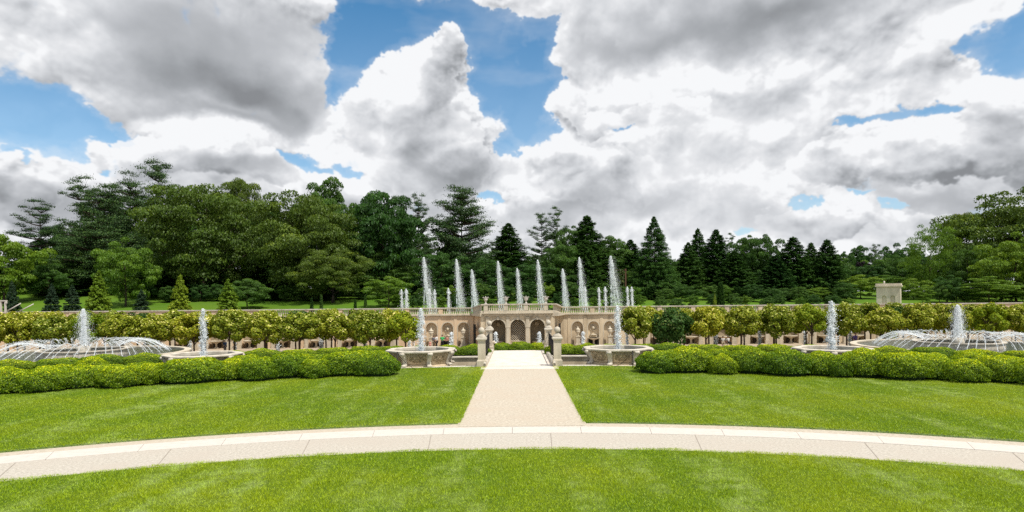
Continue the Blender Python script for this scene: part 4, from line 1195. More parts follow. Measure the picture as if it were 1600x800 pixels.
M_PINE = leafmat('pine_needles', (.014, .042, .010), (.042, .10, .018), (.085, .155, .028), trans=.12, vary=.2)
M_SPR = leafmat('spruce_needles', (.02, .062, .010), (.055, .14, .02), (.11, .22, .03), trans=.2, vary=.3)
M_RED = leafmat('dawn_redwood_needles', (.022, .07, .012), (.06, .15, .02), (.12, .23, .03), trans=.3, vary=.1)
M_PUR = leafmat('purple_beech_leaves', (.014, .008, .012), (.03, .016, .022), trans=.2, vary=.1)
M_YNG = leafmat('young_conifer_needles', (.10, .19, .010), (.26, .38, .02), (.40, .52, .05), trans=.3, vary=.15)
M_DSP = leafmat('dark_young_spruce_needles', (.012, .035, .014), (.03, .07, .028), trans=.15, vary=.15)

def broad(seed, m, n=30000, nb=110, leaf=.034, low=-.92, layered=False, hole=.0):
    """crown in a unit box: radius 1, z from 0 to 1 (scaled per tree)"""
    rs = np.random.RandomState(seed)
    d = ellipsoid_pts(nb, rs, low)
    rad = rs.uniform(.15, .84, nb) ** .55
    C = d * rad[:, None]
    # wavy outline
    C[:, :2] *= (1 + .14 * np.sin(3 * np.arctan2(C[:, 1], C[:, 0]) + seed))[:, None]
    br = rs.uniform(.10, .24, nb) if not layered else rs.uniform(.16, .28, nb)
    ki = rs.choice(nb, n, p=br ** 2 / (br ** 2).sum()); dd = unit(rs.normal(size=(n, 3)))
    dd[:, 2] = np.where(rs.uniform(0, 1, n) < .75, np.abs(dd[:, 2]), dd[:, 2])
    r = br[ki] * rs.uniform(.35, 1.0, n) ** .45
    off = dd * r[:, None]
    off[:, 2] *= (.72 if not layered else .30)
    P = C[ki] + off
    k = rs.uniform(0, 1, n) > hole; P = P[k]; dd = dd[k]; n2 = len(P)
    P = np.stack([P[:, 0], P[:, 1], P[:, 2] * .5 + .5], -1)
    D = dd + np.array([0, 0, .45])
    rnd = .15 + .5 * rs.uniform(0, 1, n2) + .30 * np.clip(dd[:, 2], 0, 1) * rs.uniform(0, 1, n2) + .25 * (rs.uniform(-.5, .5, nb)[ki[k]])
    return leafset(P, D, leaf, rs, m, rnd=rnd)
def conifer(seed, m, n_wh=34, leaf=.05, power=.85, droop=.10, dens=1.0, start=.03, ragged=.18, ns=5):
    """unit cone: radius 1 at the foot, z 0..1; a whorl of drooping, foliage-clad branches per level"""
    rs = np.random.RandomState(seed); P = []; D = []; A = []
    for w in range(n_wh):
        q = start + (1 - start) * (w + rs.uniform(-.3, .3)) / n_wh; q = min(.995, max(start, q))
        R_ = (1 - q) ** power
        nbr = int(7 + 12 * R_)
        for b in range(nbr):
            a = rs.uniform(0, 2 * np.pi); L = R_ * rs.uniform(1 - ragged * 2, 1 + ragged * .5) + .015
            k = int((26 + 190 * L) * dens)
            s = rs.uniform(.15, 1, k) ** .7
            wv = rs.normal(size=k) * .11 * (1.15 - s) * (.3 + L)
            x = np.cos(a) * L * s - np.sin(a) * wv; y = np.sin(a) * L * s + np.cos(a) * wv
            z = q - droop * L * s ** 1.4 * .55 + droop * .35 * L * s ** 4 + rs.normal(size=k) * .006 - np.abs(rs.normal(size=k)) * .010
            P.append(np.stack([x, y, z], -1)); D.append(np.stack([np.cos(a) * .3 + 0 * s, np.sin(a) * .3 + 0 * s, 1 + 0 * s], -1)); A.append(np.stack([np.cos(a) + 0 * s, np.sin(a) + 0 * s, -.2 + 0 * s], -1))
    # leader
    k = 40; P.append(np.stack([rs.normal(size=k) * .012, rs.normal(size=k) * .012, rs.uniform(.93, 1.0, k)], -1)); D.append(rs.normal(size=(k, 3))); A.append(np.tile([0, 0, 1.], (k, 1)))
    P = np.concatenate(P); D = np.concatenate(D); A = np.concatenate(A)
    P[:, 2] = np.maximum(P[:, 2], 0)
    return P, D, A, rs
def conifer_mesh(seed, m, leaf, aspect_h, **kw):
    """aspect_h: height divided by radius, so that leaves keep their shape when scaled"""
    P, D, A, rs = conifer(seed, m, **kw)
    P2 = P.copy(); P2[:, 2] *= aspect_h
    V, F = leaves(P2, D, leaf, rs, .45, .45, axis=A); V = V.reshape(-1, 3); V[:, 2] /= aspect_h
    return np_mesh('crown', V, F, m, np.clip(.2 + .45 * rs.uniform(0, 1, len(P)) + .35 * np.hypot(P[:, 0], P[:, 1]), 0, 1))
def white_pine(seed, m, levels=9, start=.35, leaf=.05, spread=1.0, round_=True, tuft=70, asp=1.6, nb=(3, 5)):
    """open pine: tiers of upswept plates at branch ends, with bare wood and sky between"""
    rs = np.random.RandomState(seed); P = []; D = []; B = MB()
    B.tube([(0, 0, 0), (.01, .01, .4), (-.01, 0, .75), (0, 0, .98)], [.030, .022, .014, .005], 6)
    for w in range(levels):
        q = start + (1 - start) * (w + .4) / levels
        env = (math.sin(math.pi * min(1, (q - start) / (1 - start) * .80 + .20)) ** .6 if round_ else (1 - (q - start) / (1 - start)) ** .7 * .9 + .18)
        for b in range(rs.randint(nb[0], nb[1] + 1)):
            a = rs.uniform(0, 2 * np.pi); L = env * spread * rs.uniform(.55, 1.08); up = rs.uniform(.02, .13)
            pts = [(0, 0, q - .03)] + [(math.cos(a) * L * s, math.sin(a) * L * s, q - .03 + up * s ** 1.6) for s in (.35, .7, 1)]
            B.tube(pts, [.009, .006, .004, .002], 4, False)
            for s in np.linspace(.38, 1.0, max(2, int(L * 6))):
                k = int(tuft * (.6 + .5 * rs.uniform()))
                c = np.array([math.cos(a) * L * s, math.sin(a) * L * s, q - .03 + up * s ** 1.6 + .012])
                off = rs.normal(size=(k, 3)) * np.array([.095, .095, .014]); off[:, 2] = np.abs(off[:, 2])
                off[:, :2] += rs.normal(size=2) * .05
                P.append(c + off); D.append(np.tile([0, 0, 1.0], (k, 1)) + off * 3)
    P = np.concatenate(P); D = np.concatenate(D)
    P2 = P.copy(); P2[:, 2] *= asp
    V, F = leaves(P2, D, leaf, rs, .6, .5); V[:, 2] /= asp
    return np_mesh('crown', V, F, m, rs.uniform(0, 1, len(P))), B.mesh('trunk', BARK)

VAR = {}
VAR['oak'] = [(broad(s, M_OAK, 60000, 170, .024, -.92, hole=.05), trunk_mesh(1, .035, s, 12, .55, .15)) for s in (1, 2, 3)]
VAR['dec'] = [(broad(s, M_DEC, 36000, 120, .031, -.95), trunk_mesh(1, .03, s, 9, .45, .2)) for s in (11, 12, 13)]
VAR['lite'] = [(broad(s, M_LITE, 26000, 90, .036, -.95, layered=(s == 22)), trunk_mesh(1, .025, s, 9, .4, .15)) for s in (21, 22, 23)]
VAR['airy'] = [(broad(s, M_LITE, 26000, 130, .024, -.9, hole=.2), trunk_mesh(1, .02, s, 14, .35, .15)) for s in (31,)]
VAR['purple'] = [(broad(41, M_PUR, 16000, 60, .05, -.9), trunk_mesh(1, .03, 41))]
VAR['pine'] = [white_pine(s, M_PINE, 14, .12, .036, 1.0, True, 170, 2.0, (6, 9)) for s in (51, 52)]
VAR['openpine'] = [white_pine(s, M_PINE, 10, .18, .040, 1.05, True, 230, 2.6, (3, 5)) for s in (61, 62, 63)]
VAR['spruce'] = [(conifer_mesh(s, M_SPR, .062, 4.2, n_wh=50, power=.66, droop=.20, ragged=.20), trunk_mesh(1, .03, s, 0)) for s in (71, 72, 73)]
VAR['redwood'] = [(conifer_mesh(81, M_RED, .036, 2.7, n_wh=60, power=.80, droop=-.02, ragged=.12, dens=1.2), trunk_mesh(1, .025, 81, 0))]
VAR['young'] = [(conifer_mesh(s, M_YNG, .085, 2.3, n_wh=24, power=.75, droop=-.20, ragged=.22, start=.08, dens=.9), trunk_mesh(1, .03, s, 0)) for s in (91, 92)]
VAR['darkyoung'] = [(conifer_mesh(s, M_DSP, .10, 2.2, n_wh=24, power=.75, droop=.0, ragged=.2, start=.02, dens=1.0), trunk_mesh(1, .03, s, 0)) for s in (95,)]
VAR['cypress'] = [(conifer_mesh(99, M_SPR, .30, 9, n_wh=24, power=.35, droop=-.6, ragged=.1), trunk_mesh(1, .05, 99, 0))]

def tree(kind, px, top, wpx, d, label, var=None, foot=None, group='trees on the hill behind the terrace wall', base=None, name=None, cat='tree', f=0.0):
    if kind == 'spruce': wpx *= 1.28
    x = ray(px, 470)[0] * d; ptop = at(px, top, d); z0 = float(hill_h(x, d)) if base is None else base
    H_ = ptop.z - z0; r = wpx / 2 * d / 1000
    vs = VAR[kind]; cm, tm = vs[(rl.randrange(len(vs)) if var is None else var)]
    nmk = {'oak': 'oak_tree', 'dec': 'broadleaf_tree', 'lite': 'broadleaf_tree', 'airy': 'airy_tree', 'purple': 'beech_tree', 'pine': 'pine_tree', 'openpine': 'pine_tree', 'spruce': 'spruce_tree',
           'redwood': 'redwood_tree', 'young': 'young_conifer', 'darkyoung': 'young_spruce', 'cypress': 'cypress_tree'}[kind] if name is None else name
    t = thing(nmk, label, cat, (x, d, z0), rl.uniform(0, 6.28), group)
    if kind in ('oak', 'dec', 'lite', 'airy', 'purple'):
        c0 = f * H_ if f else max(.02 * H_, H_ - 2.9 * r)
        o = link('crown', cm, t, (0, 0, c0)); o.scale = (r * 1.04, r * 1.04, H_ - c0 + .02 * H_)
        o = link('trunk', tm, t); o.scale = (H_ * .85 * min(1, r / H_ * 1.4),) * 2 + (H_ * .82,)
    elif kind in ('pine', 'openpine'):
        o = link('crown', cm, t); o.scale = (r, r, H_)
        o = link('trunk', tm, t); o.scale = (r, r, H_) if kind == 'pine' else (r, r, H_)
    else:
        o = link('crown', cm, t); o.scale = (r, r, H_)
        o = link('trunk', tm, t); o.scale = (H_ * .7, H_ * .7, H_ * .96)
    return t
T = [
 ('lite', 6, 362, 120, 112, 'bright green broadleaf tree at the far left edge'),
 ('openpine', 65, 322, 78, 138, 'open dark pine left of the tall pines at the left'),
 ('openpine', 128, 286, 74, 146, 'layered dark pine with a flat top rising at the upper left'),
 ('pine', 165, 300, 110, 136, 'broad dark pine below the flat topped pine at the left'),
 ('pine', 205, 284, 90, 142, 'tall rounded dark pine left of the highest pine'),
 ('openpine', 250, 252, 88, 148, 'highest pine with open tiered crown at the upper left'),
 ('oak', 318, 288, 205, 122, 'big olive green oak, left one of the two olive oaks'),
 ('oak', 372, 279, 96, 150, 'dark treetop just showing behind the left olive oak'),
 ('oak', 478, 296, 190, 120, 'big olive green oak, right one of the two olive oaks'),
 ('dec', 512, 280, 92, 146, 'dark round treetop above the right olive oak'),
 ('dec', 600, 298, 138, 128, 'large deep green broadleaf tree right of the olive oaks'),
 ('lite', 196, 372, 92, 108, 'lighter green low broadleaf tree in front of the left olive oak'),
 ('oak', 520, 385, 120, 112, 'lower olive green tree in front of the right olive oak'),
 ('openpine', 625, 308, 50, 148, 'thin dark pine top behind the deep green broadleaf tree'),
 ('openpine', 655, 312, 44, 146, 'narrow pine right of the deep green broadleaf tree'),
 ('pine', 722, 303, 112, 130, 'broad white pine with open crown above the left jets'),
 ('spruce', 795, 348, 84, 138, 'dark spruce right of the broad white pine'),
 ('openpine', 847, 334, 44, 144, 'slender open pine, left one of the twin open pines'),
 ('openpine', 872, 331, 42, 146, 'slender open pine, right one of the twin open pines'),
 ('dec', 893, 352, 66, 138, 'small dark tree right of the twin open pines'),
 ('spruce', 918, 336, 88, 130, 'pointed dark spruce above the right jets'),
 ('dec', 878, 378, 78, 118, 'olive mid height tree behind the right jets'),
 ('spruce', 915, 374, 66, 116, 'lower green conifer before the pointed spruce'),
 ('dec', 955, 370, 70, 134, 'dark tree between the pointed spruce and the redwood'),
 ('spruce', 986, 374, 66, 134, 'dark bushy conifer left of the redwood'),
 ('redwood', 1023, 338, 98, 116, 'tall pyramidal dawn redwood standing alone against the sky'),
 ('spruce', 1091, 356, 48, 132, 'narrow pointed spruce right of the redwood'),
 ('spruce', 1076, 378, 54, 122, 'dark spruce in front of the narrow pointed spruce'),
 ('spruce', 1120, 358, 72, 124, 'pyramid shaped conifer third right of the redwood'),
 ('openpine', 1144, 370, 26, 150, 'thin open pine behind the pyramid conifer'),
 ('dec', 1166, 366, 60, 130, 'dark round topped tree left of the long dark row'),
 ('dec', 1196, 364, 70, 128, 'dark round topped tree in the middle of the dark row'),
 ('spruce', 1240, 369, 78, 124, 'wide dark spruce in the right dark row'),
 ('spruce', 1268, 378, 48, 134, 'small dark spruce behind the wide dark spruce'),
 ('spruce', 1293, 373, 66, 122, 'pointed dark spruce at the right end of the dark row'),
 ('spruce', 1212, 398, 66, 116, 'low dark conifer in front of the dark row'),
 ('spruce', 1148, 392, 70, 118, 'low dark conifer right of the pyramid conifer'),
 ('dec', 1345, 384, 44, 205, 'distant rounded tree behind the purple tree'),
 ('openpine', 1369, 382, 26, 200, 'distant small pine on the skyline'),
 ('dec', 1396, 381, 56, 205, 'distant rounded tree on the skyline above the tower'),
 ('dec', 1425, 384, 48, 195, 'distant tree on the skyline right of the tower'),
 ('dec', 1318, 392, 40, 200, 'distant tree on the skyline at the end of the dark row'),
 ('dec', 1375, 400, 60, 170, 'mid distance dark tree behind the tower'),
 ('dec', 1410, 402, 60, 172, 'mid distance dark tree right behind the tower'),
 ('purple', 1349, 408, 36, 160, 'dark purple leaved beech left of the tower'),
 ('lite', 1345, 428, 70, 118, 'bright green small tree left of the tower'),
 ('lite', 1392, 428, 66, 124, 'bright green small tree right behind the tower'),
 ('lite', 1428, 434, 60, 116, 'bright green small tree right of the tower'),
 ('airy', 1452, 348, 84, 120, 'airy light green tree with thin crown at the right'),
 ('oak', 1592, 292, 235, 130, 'big olive tree rising at the upper right edge'),
 ('oak', 1512, 330, 90, 138, 'olive tree behind the airy tree at the right'),
 ('dec', 1512, 384, 74, 116, 'dense dark green tree between the airy tree and the right edge'),
 ('lite', 1588, 364, 120, 108, 'tiered bright green tree at the right edge'),
 ('dec', 1480, 430, 50, 108, 'small green tree in front of the airy tree'),
 ('lite', 1545, 430, 80, 104, 'low green tree in front of the dense dark tree'),
 ('dec', 76, 412, 70, 118, 'brownish green low tree right of the bright left tree'),
 ('dec', 118, 396, 76, 126, 'dark low tree under the tall left pines'),
 ('pine', 150, 352, 120, 128, 'dark pine mass below the tall left pines'),
 ('dec', 386, 436, 72, 104, 'round dark green shrub tree beside the right pale young conifer'),
 ('lite', 607, 430, 80, 104, 'spreading layered bright green maple left of the jets'),
 ('dec', 690, 392, 100, 118, 'green tree behind the left tall jets'),
 ('dec', 760, 404, 90, 116, 'dense green tree behind the jets left of the loggia'),
 ('dec', 830, 410, 80, 114, 'mid green tree behind the jets over the loggia'),
]
T += [('dec', -55, 345, 130, 122, 'broad dark tree beyond the far left edge'), ('oak', -165, 330, 190, 128, 'olive tree further beyond the far left edge'), ('pine', -100, 310, 110, 146, 'tall pine beyond the far left edge'),
 ('dec', -265, 345, 150, 130, 'dark tree at the left end of the wood'), ('oak', 1745, 300, 200, 130, 'olive tree beyond the right edge'), ('dec', 1690, 365, 130, 112, 'green tree beyond the right edge'),
 ('dec', 1850, 335, 170, 128, 'dark tree at the right end of the wood')]
for r_ in T: tree(*r_[:5], r_[5])
# darker understorey and rear ranks filling the wood
und = []
for i in range(29):
    px = -20 + i * 46.5 + rl.uniform(-10, 10)
    und.append((px, (405 if px < 640 else 415) + rl.uniform(-14, 14), 96, 132 + rl.uniform(-6, 6)))
for i, (px, top, w, d) in enumerate(und):
    tree('dec' if i % 3 else 'spruce', px, top, w, d, 'dark understorey tree in the shade of the wood, %s from the left' % ORD[i], group='dark understorey trees')
for i in range(28):
    px = 60 + i * 46 + rl.uniform(-8, 8)
    top = np.interp(px, [60, 150, 300, 560, 640, 760, 900, 1100, 1300, 1360], [372, 330, 318, 322, 360, 378, 392, 398, 408, 425]) + rl.uniform(-10, 12)
    if px < 1310: tree('dec' if i % 2 else 'spruce', px, top, 78, 158 + rl.uniform(-4, 4), 'dark rear tree closing the back of the wood, %s from the left' % ORD[i], group='dark rear trees of the wood')
for i in range(9):
    px = 1325 + i * 36
    tree('dec', px, np.interp(px, [1325, 1440, 1620], [412, 396, 362]) + rl.uniform(-6, 6), 66, 150 + rl.uniform(-5, 5), 'dark rear tree behind the tower side of the garden, %s from the left' % ORD[i], group='dark rear trees at the right')
def bush_row(pxs, tops, w, d0, kinds, text, group, name='garden_shrub', cat='shrub', dj=2.5):
    for i, px in enumerate(sorted(pxs)):
        d = d0 + rl.uniform(-dj, dj)
        if 1352 < px < 1430 and d < 112: continue
        tree(kinds[i % len(kinds)], px, np.interp(px, *tops) + rl.uniform(-6, 6), w * rl.uniform(.85, 1.25), d, text % ORD[i], group=group, name=name, cat=cat)
bush_row([662 + 23.5 * i + rl.uniform(-6, 6) for i in range(29)], ([660, 1330], [447, 444]), 34, 109, ['dec', 'dec', 'lite', 'spruce', 'dec', 'dec'], 'leafy shrub at the foot of the wood, %s from the left', 'shrubs at the foot of the wood')
bush_row([655 + 27 * i + rl.uniform(-7, 7) for i in range(29)], ([640, 1480], [462, 459]), 22, 99.5, ['dec', 'lite', 'dec'], 'low shrub right behind the wall, %s from the left', 'low shrubs right behind the wall', dj=1)
bush_row([236 + 24 * i + rl.uniform(-6, 6) for i in range(18)], ([230, 640], [446, 440]), 34, 117, ['dec', 'dec', 'spruce'], 'dark shrub along the shaded lawn edge, %s from the left', 'dark shrubs along the lawn edge')
bush_row([1416 + 26 * i for i in range(9)], ([1400, 1640], [446, 436]), 38, 106, ['dec', 'lite'], 'shrub below the right hand trees, %s from the left', 'shrubs below the right hand trees')
YC = [('darkyoung', 19, 438, 26, 100, 'small dark spruce at the far left above the stair'), ('darkyoung', 81, 443, 32, 91, 'small dark spruce, first right of the stair'),
      ('darkyoung', 113, 444, 36, 93, 'small dark spruce left of the tallest pale young conifer'), ('young', 154, 422, 46, 92, 'tallest pale green young conifer on the left lawn'),
      ('darkyoung', 221, 452, 34, 92, 'small ragged dark spruce between two pale young conifers'), ('young', 282, 428, 40, 92, 'pale green young conifer in the middle of the left lawn'),
      ('young', 357, 435, 42, 92, 'pale green young conifer, rightmost on the left lawn')]
for r_ in YC: tree(*r_[:5], r_[5], group='young conifers behind the left wall')
for i, (px, top) in enumerate([(487, 466), (502, 461), (555, 468), (571, 461), (570.5 + 0, 470)][:4]):
    tree('cypress', px, top, 6, 93, 'slim columnar cypress behind the wall, %s from the left' % ORD[i], group='columnar cypresses behind the wall')
tree('cypress', 1126, 442, 13, 98, 'slim green cypress behind the wall right of the redwood', group='columnar cypresses behind the wall')
tree('young', 1117, 458, 9, 94, 'tiny pale conifer behind the wall right of the redwood')

# ================================================================== tower, treillage, stair
def tower():
    x = ray(1389, 470)[0] * 101; y = 101; z0 = 1.2; ztop = at(1389, 443, y).z
    t = thing('stone_tower', 'small pale stone tower with blind arches right behind the wall', 'tower', (x, y, z0), R(-33))
    Hh = ztop - z0; s = 1.62
    b = MB()
    for k, arches in ((0, [(-.55, .62, Hh - 2.2, .9), (.60, .62, Hh - 2.2, .9)]), (1, [(0, .9, Hh - 2.0, 1.2)]), (2, []), (3, [])):
        a = MB(); arched(a, -s, s, 0, Hh - .62, arches, .25)
        nb = MB()
        for (cx, w, zs, zf) in arches:
            c = niche_back(cx, w, zs, zf, .22); a.add(c.v, c.f)
        M = Matrix.Rotation(-k * math.pi / 2, 4, 'Z') @ Matrix.Translation((0, -s, 0))
        a.xf(M); b.add(a.v, a.f)
    b.build('walls', WHITEST2, t)
    b = MB(); b.box(-s - .08, s + .08, -s - .08, s + .08, Hh - .617, Hh - .5); b.box(-s - .2, s + .2, -s - .2, s + .2, Hh - .497, Hh - .3); b.box(-s - .1, s + .1, -s - .1, s + .1, Hh - .297, Hh)
    b.build('cornice', WHITEST2, t)
    b = MB(); b.box(-.28, .28, .0, .05, 1.25, 1.9); b.xf(Matrix.Rotation(-math.pi / 2, 4, 'Z') @ Matrix.Translation((0, -s + .1, 0))); b.build('window', DARKOP, t)
    MB().lathe([(.16, 0), (.08, .1), (.14, .28), (.05, .42)], 10, (-.6, -.6, Hh + .0)).build('finial', WHITEST, t)
WHITEST2 = mat('cream_render', (.76, .66, .53), (.68, .59, .46), .9, 1.5, .15, 20, c3=(.54, .47, .37), s3=.8, streak=True)
tower()
VINE = leafmat('vine_leaves', (.03, .06, .01), (.09, .12, .02), (.16, .17, .04), trans=.3, vary=.1)
def treillage():
    p = at(969, 420, 108); z0 = float(hill_h(p.x, 108)); Hh = p.z - z0
    t = thing('vine_frame', 'tall rusty post with a vine covered frame among the dark trees', 'trellis', (p.x, 108, z0))
    RUST = mat('rusty_wood', (.13, .065, .035), (.08, .045, .025), .8, 3, .3)
    MB().box(.80, 1.02, -.11, .11, 0, Hh).box(.72, 1.10, -.16, .16, Hh - .35, Hh - .2).build('post', RUST, t)
    b = MB()
    for z in np.linspace(Hh - 3.2, Hh - .25, 5): b.box(-1.1, .75, -.05, .05, z, z + .08)
    b.box(-1.1, -1.0, -.06, .06, 0, Hh - .1); b.build('frame', RUST, t)
    rs = np.random.RandomState(3); n = 1500
    P = np.stack([rs.uniform(-1.2, .6, n), rs.normal(size=n) * .15, Hh - 3.4 + rs.uniform(0, 1, n) * 3.3], -1); P = P[(np.sin(P[:, 0] * 5) * np.sin(P[:, 2] * 4) > -.45)]
    link('vine', leafset(P, np.tile([0, -1., .4], (len(P), 1)), .22, rs, VINE), t)
treillage()
def stair():
    t = thing('garden_stair', 'white framed stair head with sloping handrails at the far left', 'stair', (0, 88.8, 0))
    def p(px, py): v = at(px, py, 88.8 + .6); return v
    b = MB()
    for px in (-6, 1, 8): a = p(px, 471); b.box(a.x - .09, a.x + .09, .55, .75, 1.2, a.z)
    a, c = p(-8, 471), p(10, 471); b.box(a.x, c.x, .5, .8, a.z + .0, a.z + .16); b.box(c.x - .1, c.x + .05, .5, .7, a.z - .3, a.z); b.build('frame', WHITEST, t)
    b = MB()
    for (q0, q1) in (((11, 486), (30, 474)), ((31, 486), (50, 475))):
        a, c = p(*q0), p(*q1); b.tube([(a.x, .6, a.z), (c.x, .9, c.z)], .07, 6)
    b.build('handrail', WHITEST, t)
    b = MB(); a, c = p(12, 486), p(66, 486)
    for i in range(5): b.box(a.x + i * .5, c.x, .4 + .35 * i, .75 + .35 * i, 1.2, 1.32 + .14 * i)
    b.build('steps', WHITEST, t)
stair()

# ================================================================== iron stakes with a rope
def stake(px, ytop, ybot, d, label, dirx):
    p = at(px, ybot, d); q = at(px, ytop, d); z0 = .02
    t = thing('iron_stake', label, 'stake', (p.x, d, z0), 0, 'iron stakes beside the carved basins')
    h = q.z - z0
    MB().tube([(0, 0, -.1), (0, 0, h)], .024, 8).ball((0, 0, h + .01), .035).build('rod', IRON, t)
    MB().lathe([(.12, 0), (.12, .02), (.04, .04)], 12).build('foot_plate', IRON, t)
    b = MB(); pts = [(0, 0, h - .06)] + [(dirx * .85 * s, .45 * s, (h - .06) * (1 - s) - .10 * math.sin(math.pi * s) + .03) for s in np.linspace(.1, 1, 10)]
    b.tube(pts, .011, 5); b.build('rope', IRON, t)
stake(621, 551, 583, 31.4, 'dark iron stake with a slack rope at the left basin beside the hedge', 1)
stake(989, 549, 578, 31.9, 'dark iron stake at the right basin beside the hedge', -1)

# ================================================================== people
SKIN = mat('skin', (.50, .31, .22), (.44, .26, .18), .6, 6)
HAIRM = mat('dark_hair', (.03, .02, .015), (.06, .04, .025), .7, 20)
def cloth(name, c): return mat(name, c, tuple(v * .75 for v in c), .9, 6, .2, 20)
def skinned(name, verts, edges, radii, m, parent, root=0):
    me = bpy.data.meshes.new(name); me.from_pydata(verts, edges, []); me.update(); me.materials.append(m)
    o = link(name, me, parent)
    md = o.modifiers.new('skin', 'SKIN'); md.use_smooth_shade = True
    for i, r in enumerate(radii): me.skin_vertices[0].data[i].radius = (r, r)
    me.skin_vertices[0].data[root].use_root = True
    s = o.modifiers.new('sub', 'SUBSURF'); s.levels = 1; s.render_levels = 1
    return o
def person(x, y, z, rz, label, shirt, legs, hair=HAIRM, sit=False, arms=0, step=.0, h=1.72, dress=False):
    t = thing('person', label, 'person', (x, y, z), rz, 'visitors walking by the fountains', sc=(h / 1.72,) * 3)
    dz = -.42 if sit else 0
    hip, kn, an = .92 + dz, (.50 + dz + .0 if not sit else .50), (.08)
    def leg(s, st):
        if sit: return [(s * .09, 0, hip), (s * .11, -.42, hip + .01), (s * .11, -.44, .09), (s * .11, -.58, .04)]
        return [(s * .09, 0, .90), (s * .10, -st * .5 - .02, .49), (s * .10, -st + .03, .09), (s * .10, -st - .12, .04)]
    def arm(s, k):
        if k == 1 : return [(s * .19, 0, 1.42 + dz), (s * .25, .02, 1.15 + dz), (s * .16, -.20, 1.10 + dz), (s * .13, -.27, 1.13 + dz)]
        if k == 2: return [(s * .19, 0, 1.42 + dz), (s * .27, -.08, 1.18 + dz), (s * .14, -.20, 1.42 + dz), (s * .10, -.20, 1.50 + dz)]
        return [(s * .19, 0, 1.42 + dz), (s * .24, .03, 1.14 + dz), (s * .25, -.04, .90 + dz), (s * .25, -.06, .80 + dz)]
    v = [(0, 0, .96 + dz), (0, .0, 1.18 + dz), (0, .0, 1.38 + dz), (0, -.005, 1.48 + dz), (0, -.01, 1.56 + dz), (0, -.02, 1.64 + dz), (0, -.02, 1.70 + dz)]
    r = [.135, .115, .13, .055, .085, .095, .06]; e = [(i, i + 1) for i in range(6)]
    for s, st in ((-1, step), (1, -step)):
        o = len(v); v += leg(s, st); r += [.085, .058, .04, .035]; e += [(0, o), (o, o + 1), (o + 1, o + 2), (o + 2, o + 3)]
    for s in (-1, 1):
        o = len(v); v += arm(s, arms if s > 0 else (arms if arms == 1 else 0)); r += [.055, .04, .03, .032]; e += [(2, o), (o, o + 1), (o + 1, o + 2), (o + 2, o + 3)]
    skinned('body', v, e, r, SKIN, t)
    # shirt
    v2 = [(0, 0, .94 + dz), (0, 0, 1.18 + dz), (0, 0, 1.38 + dz), (0, 0, 1.44 + dz)]; r2 = [.165, .14, .155, .085]; e2 = [(0, 1), (1, 2), (2, 3)]
    for s in (-1, 1):
        o = len(v2); a = arm(s, arms if s > 0 else (arms if arms == 1 else 0)); v2 += [a[0], a[1]]; r2 += [.078, .062]; e2 += [(2, o), (o, o + 1)]
    skinned('shirt', v2, e2, r2, shirt, t)
    v3 = [(0, 0, .95 + dz)]; r3 = [.16]; e3 = []
    for s, st in ((-1, step), (1, -step)):
        o = len(v3); l = leg(s, st); v3 += [l[0], l[1], l[2]]; r3 += [.11, .078, .062]; e3 += [(0, o), (o, o + 1), (o + 1, o + 2)]
    skinned('trousers', v3, e3, r3, legs, t)
    MB().ball((0, .012, 1.66 + dz), .105, .115, .10, 12, 8).build('hair', hair, t)
    b = MB(); b.ball((0, -.115, 1.615 + dz), .014, .02, .02, 6, 5)
    for s in (-1, 1): b.ball((s * .095, -.01, 1.62 + dz), .015, .02, .03, 6, 5); b.ball((s * .033, -.098, 1.64 + dz), .012, .01, .008, 6, 4)
    b.build('face', SKIN, t)
    return t
white = cloth('white_cotton', (.75, .74, .72)); green = cloth('bright_green_cotton', (.05, .42, .12)); black = cloth('black_cotton', (.02, .02, .022)); navy = cloth('navy_cotton', (.03, .04, .10))
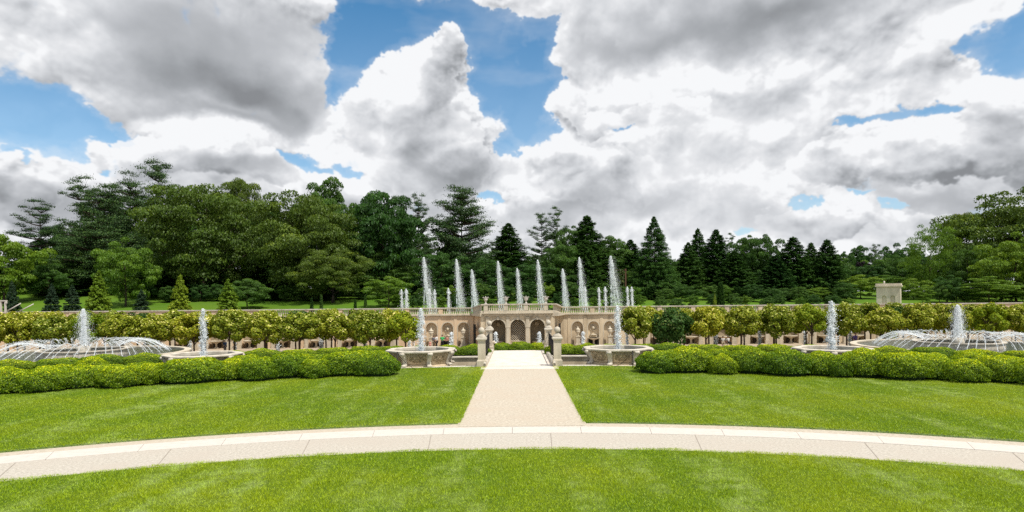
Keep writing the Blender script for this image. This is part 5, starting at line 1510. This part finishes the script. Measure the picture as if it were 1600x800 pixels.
pink = cloth('salmon_cotton', (.65, .30, .24)); grey = cloth('grey_cotton', (.22, .22, .25)); purple = cloth('violet_cotton', (.14, .10, .30)); khaki = cloth('khaki_cotton', (.40, .32, .22)); blue = cloth('blue_cotton', (.10, .18, .42))
PY = 83.5
def pp(px, d=PY): return (px - 808) / 1000 * d
person(pp(676), PY + .6, LO, 2.4, 'visitor in grey shirt at the left of the group below the niches', grey, khaki, h=1.72)
person(pp(681.5), PY, LO, 1.2, 'visitor in white shirt and black trousers in the group below the niches', white, black, step=.15, h=1.82)
person(pp(690.5), PY, LO, .2, 'visitor in bright green shirt in the middle of the group', green, black, arms=1, h=1.82)
person(pp(697.5), PY + .2, LO, -.8, 'visitor in salmon pink top right of the green shirt', pink, black, arms=1, h=1.72)
person(pp(673), PY - 1, LO, .5, 'child in salmon top in front of the grey shirt visitor', pink, pink, h=1.15)
person(pp(645.5), PY, LO, 1.6, 'visitor in navy and white beside the small jet by the yellow linden', navy, white, step=.2)
person(pp(655), PY + 1, LO, -1.6, 'visitor in navy walking left of the left basin jet', navy, navy, step=.2)
person(pp(640 - 270), 80, LO, 1.0, 'visitor in blue by the small jet below the left lindens', blue, grey, h=1.6)
person((1336 - 808) / 1000 * 70, 70, LO + .45, 0.4, 'visitor in violet shirt standing alone below the right lindens', purple, navy, h=1.95)
chairs = MB()
for i, px in enumerate((1129, 1137)):
    xx = pp(px); 
    c = thing('garden_bench', 'pale garden stool under the %s seated visitor by the wall' % ('left', 'right')[i], 'stool', (xx, PY, LO), 0, 'stools of the seated visitors')
    MB().lathe([(.22, .40), (.22, .45)], 14).build('seat', GREYST, c)
    for a in range(3): MB().tube([(.18 * math.cos(a * 2.1), .18 * math.sin(a * 2.1), 0), (.12 * math.cos(a * 2.1), .12 * math.sin(a * 2.1), .4)], .02, 5).build('leg', IRON, c)
    person(xx, PY, LO, (-.3, .5)[i], 'seated visitor in white shirt by the right wall, %s one of two' % ('left', 'right')[i], white, black if i else khaki, sit=True)
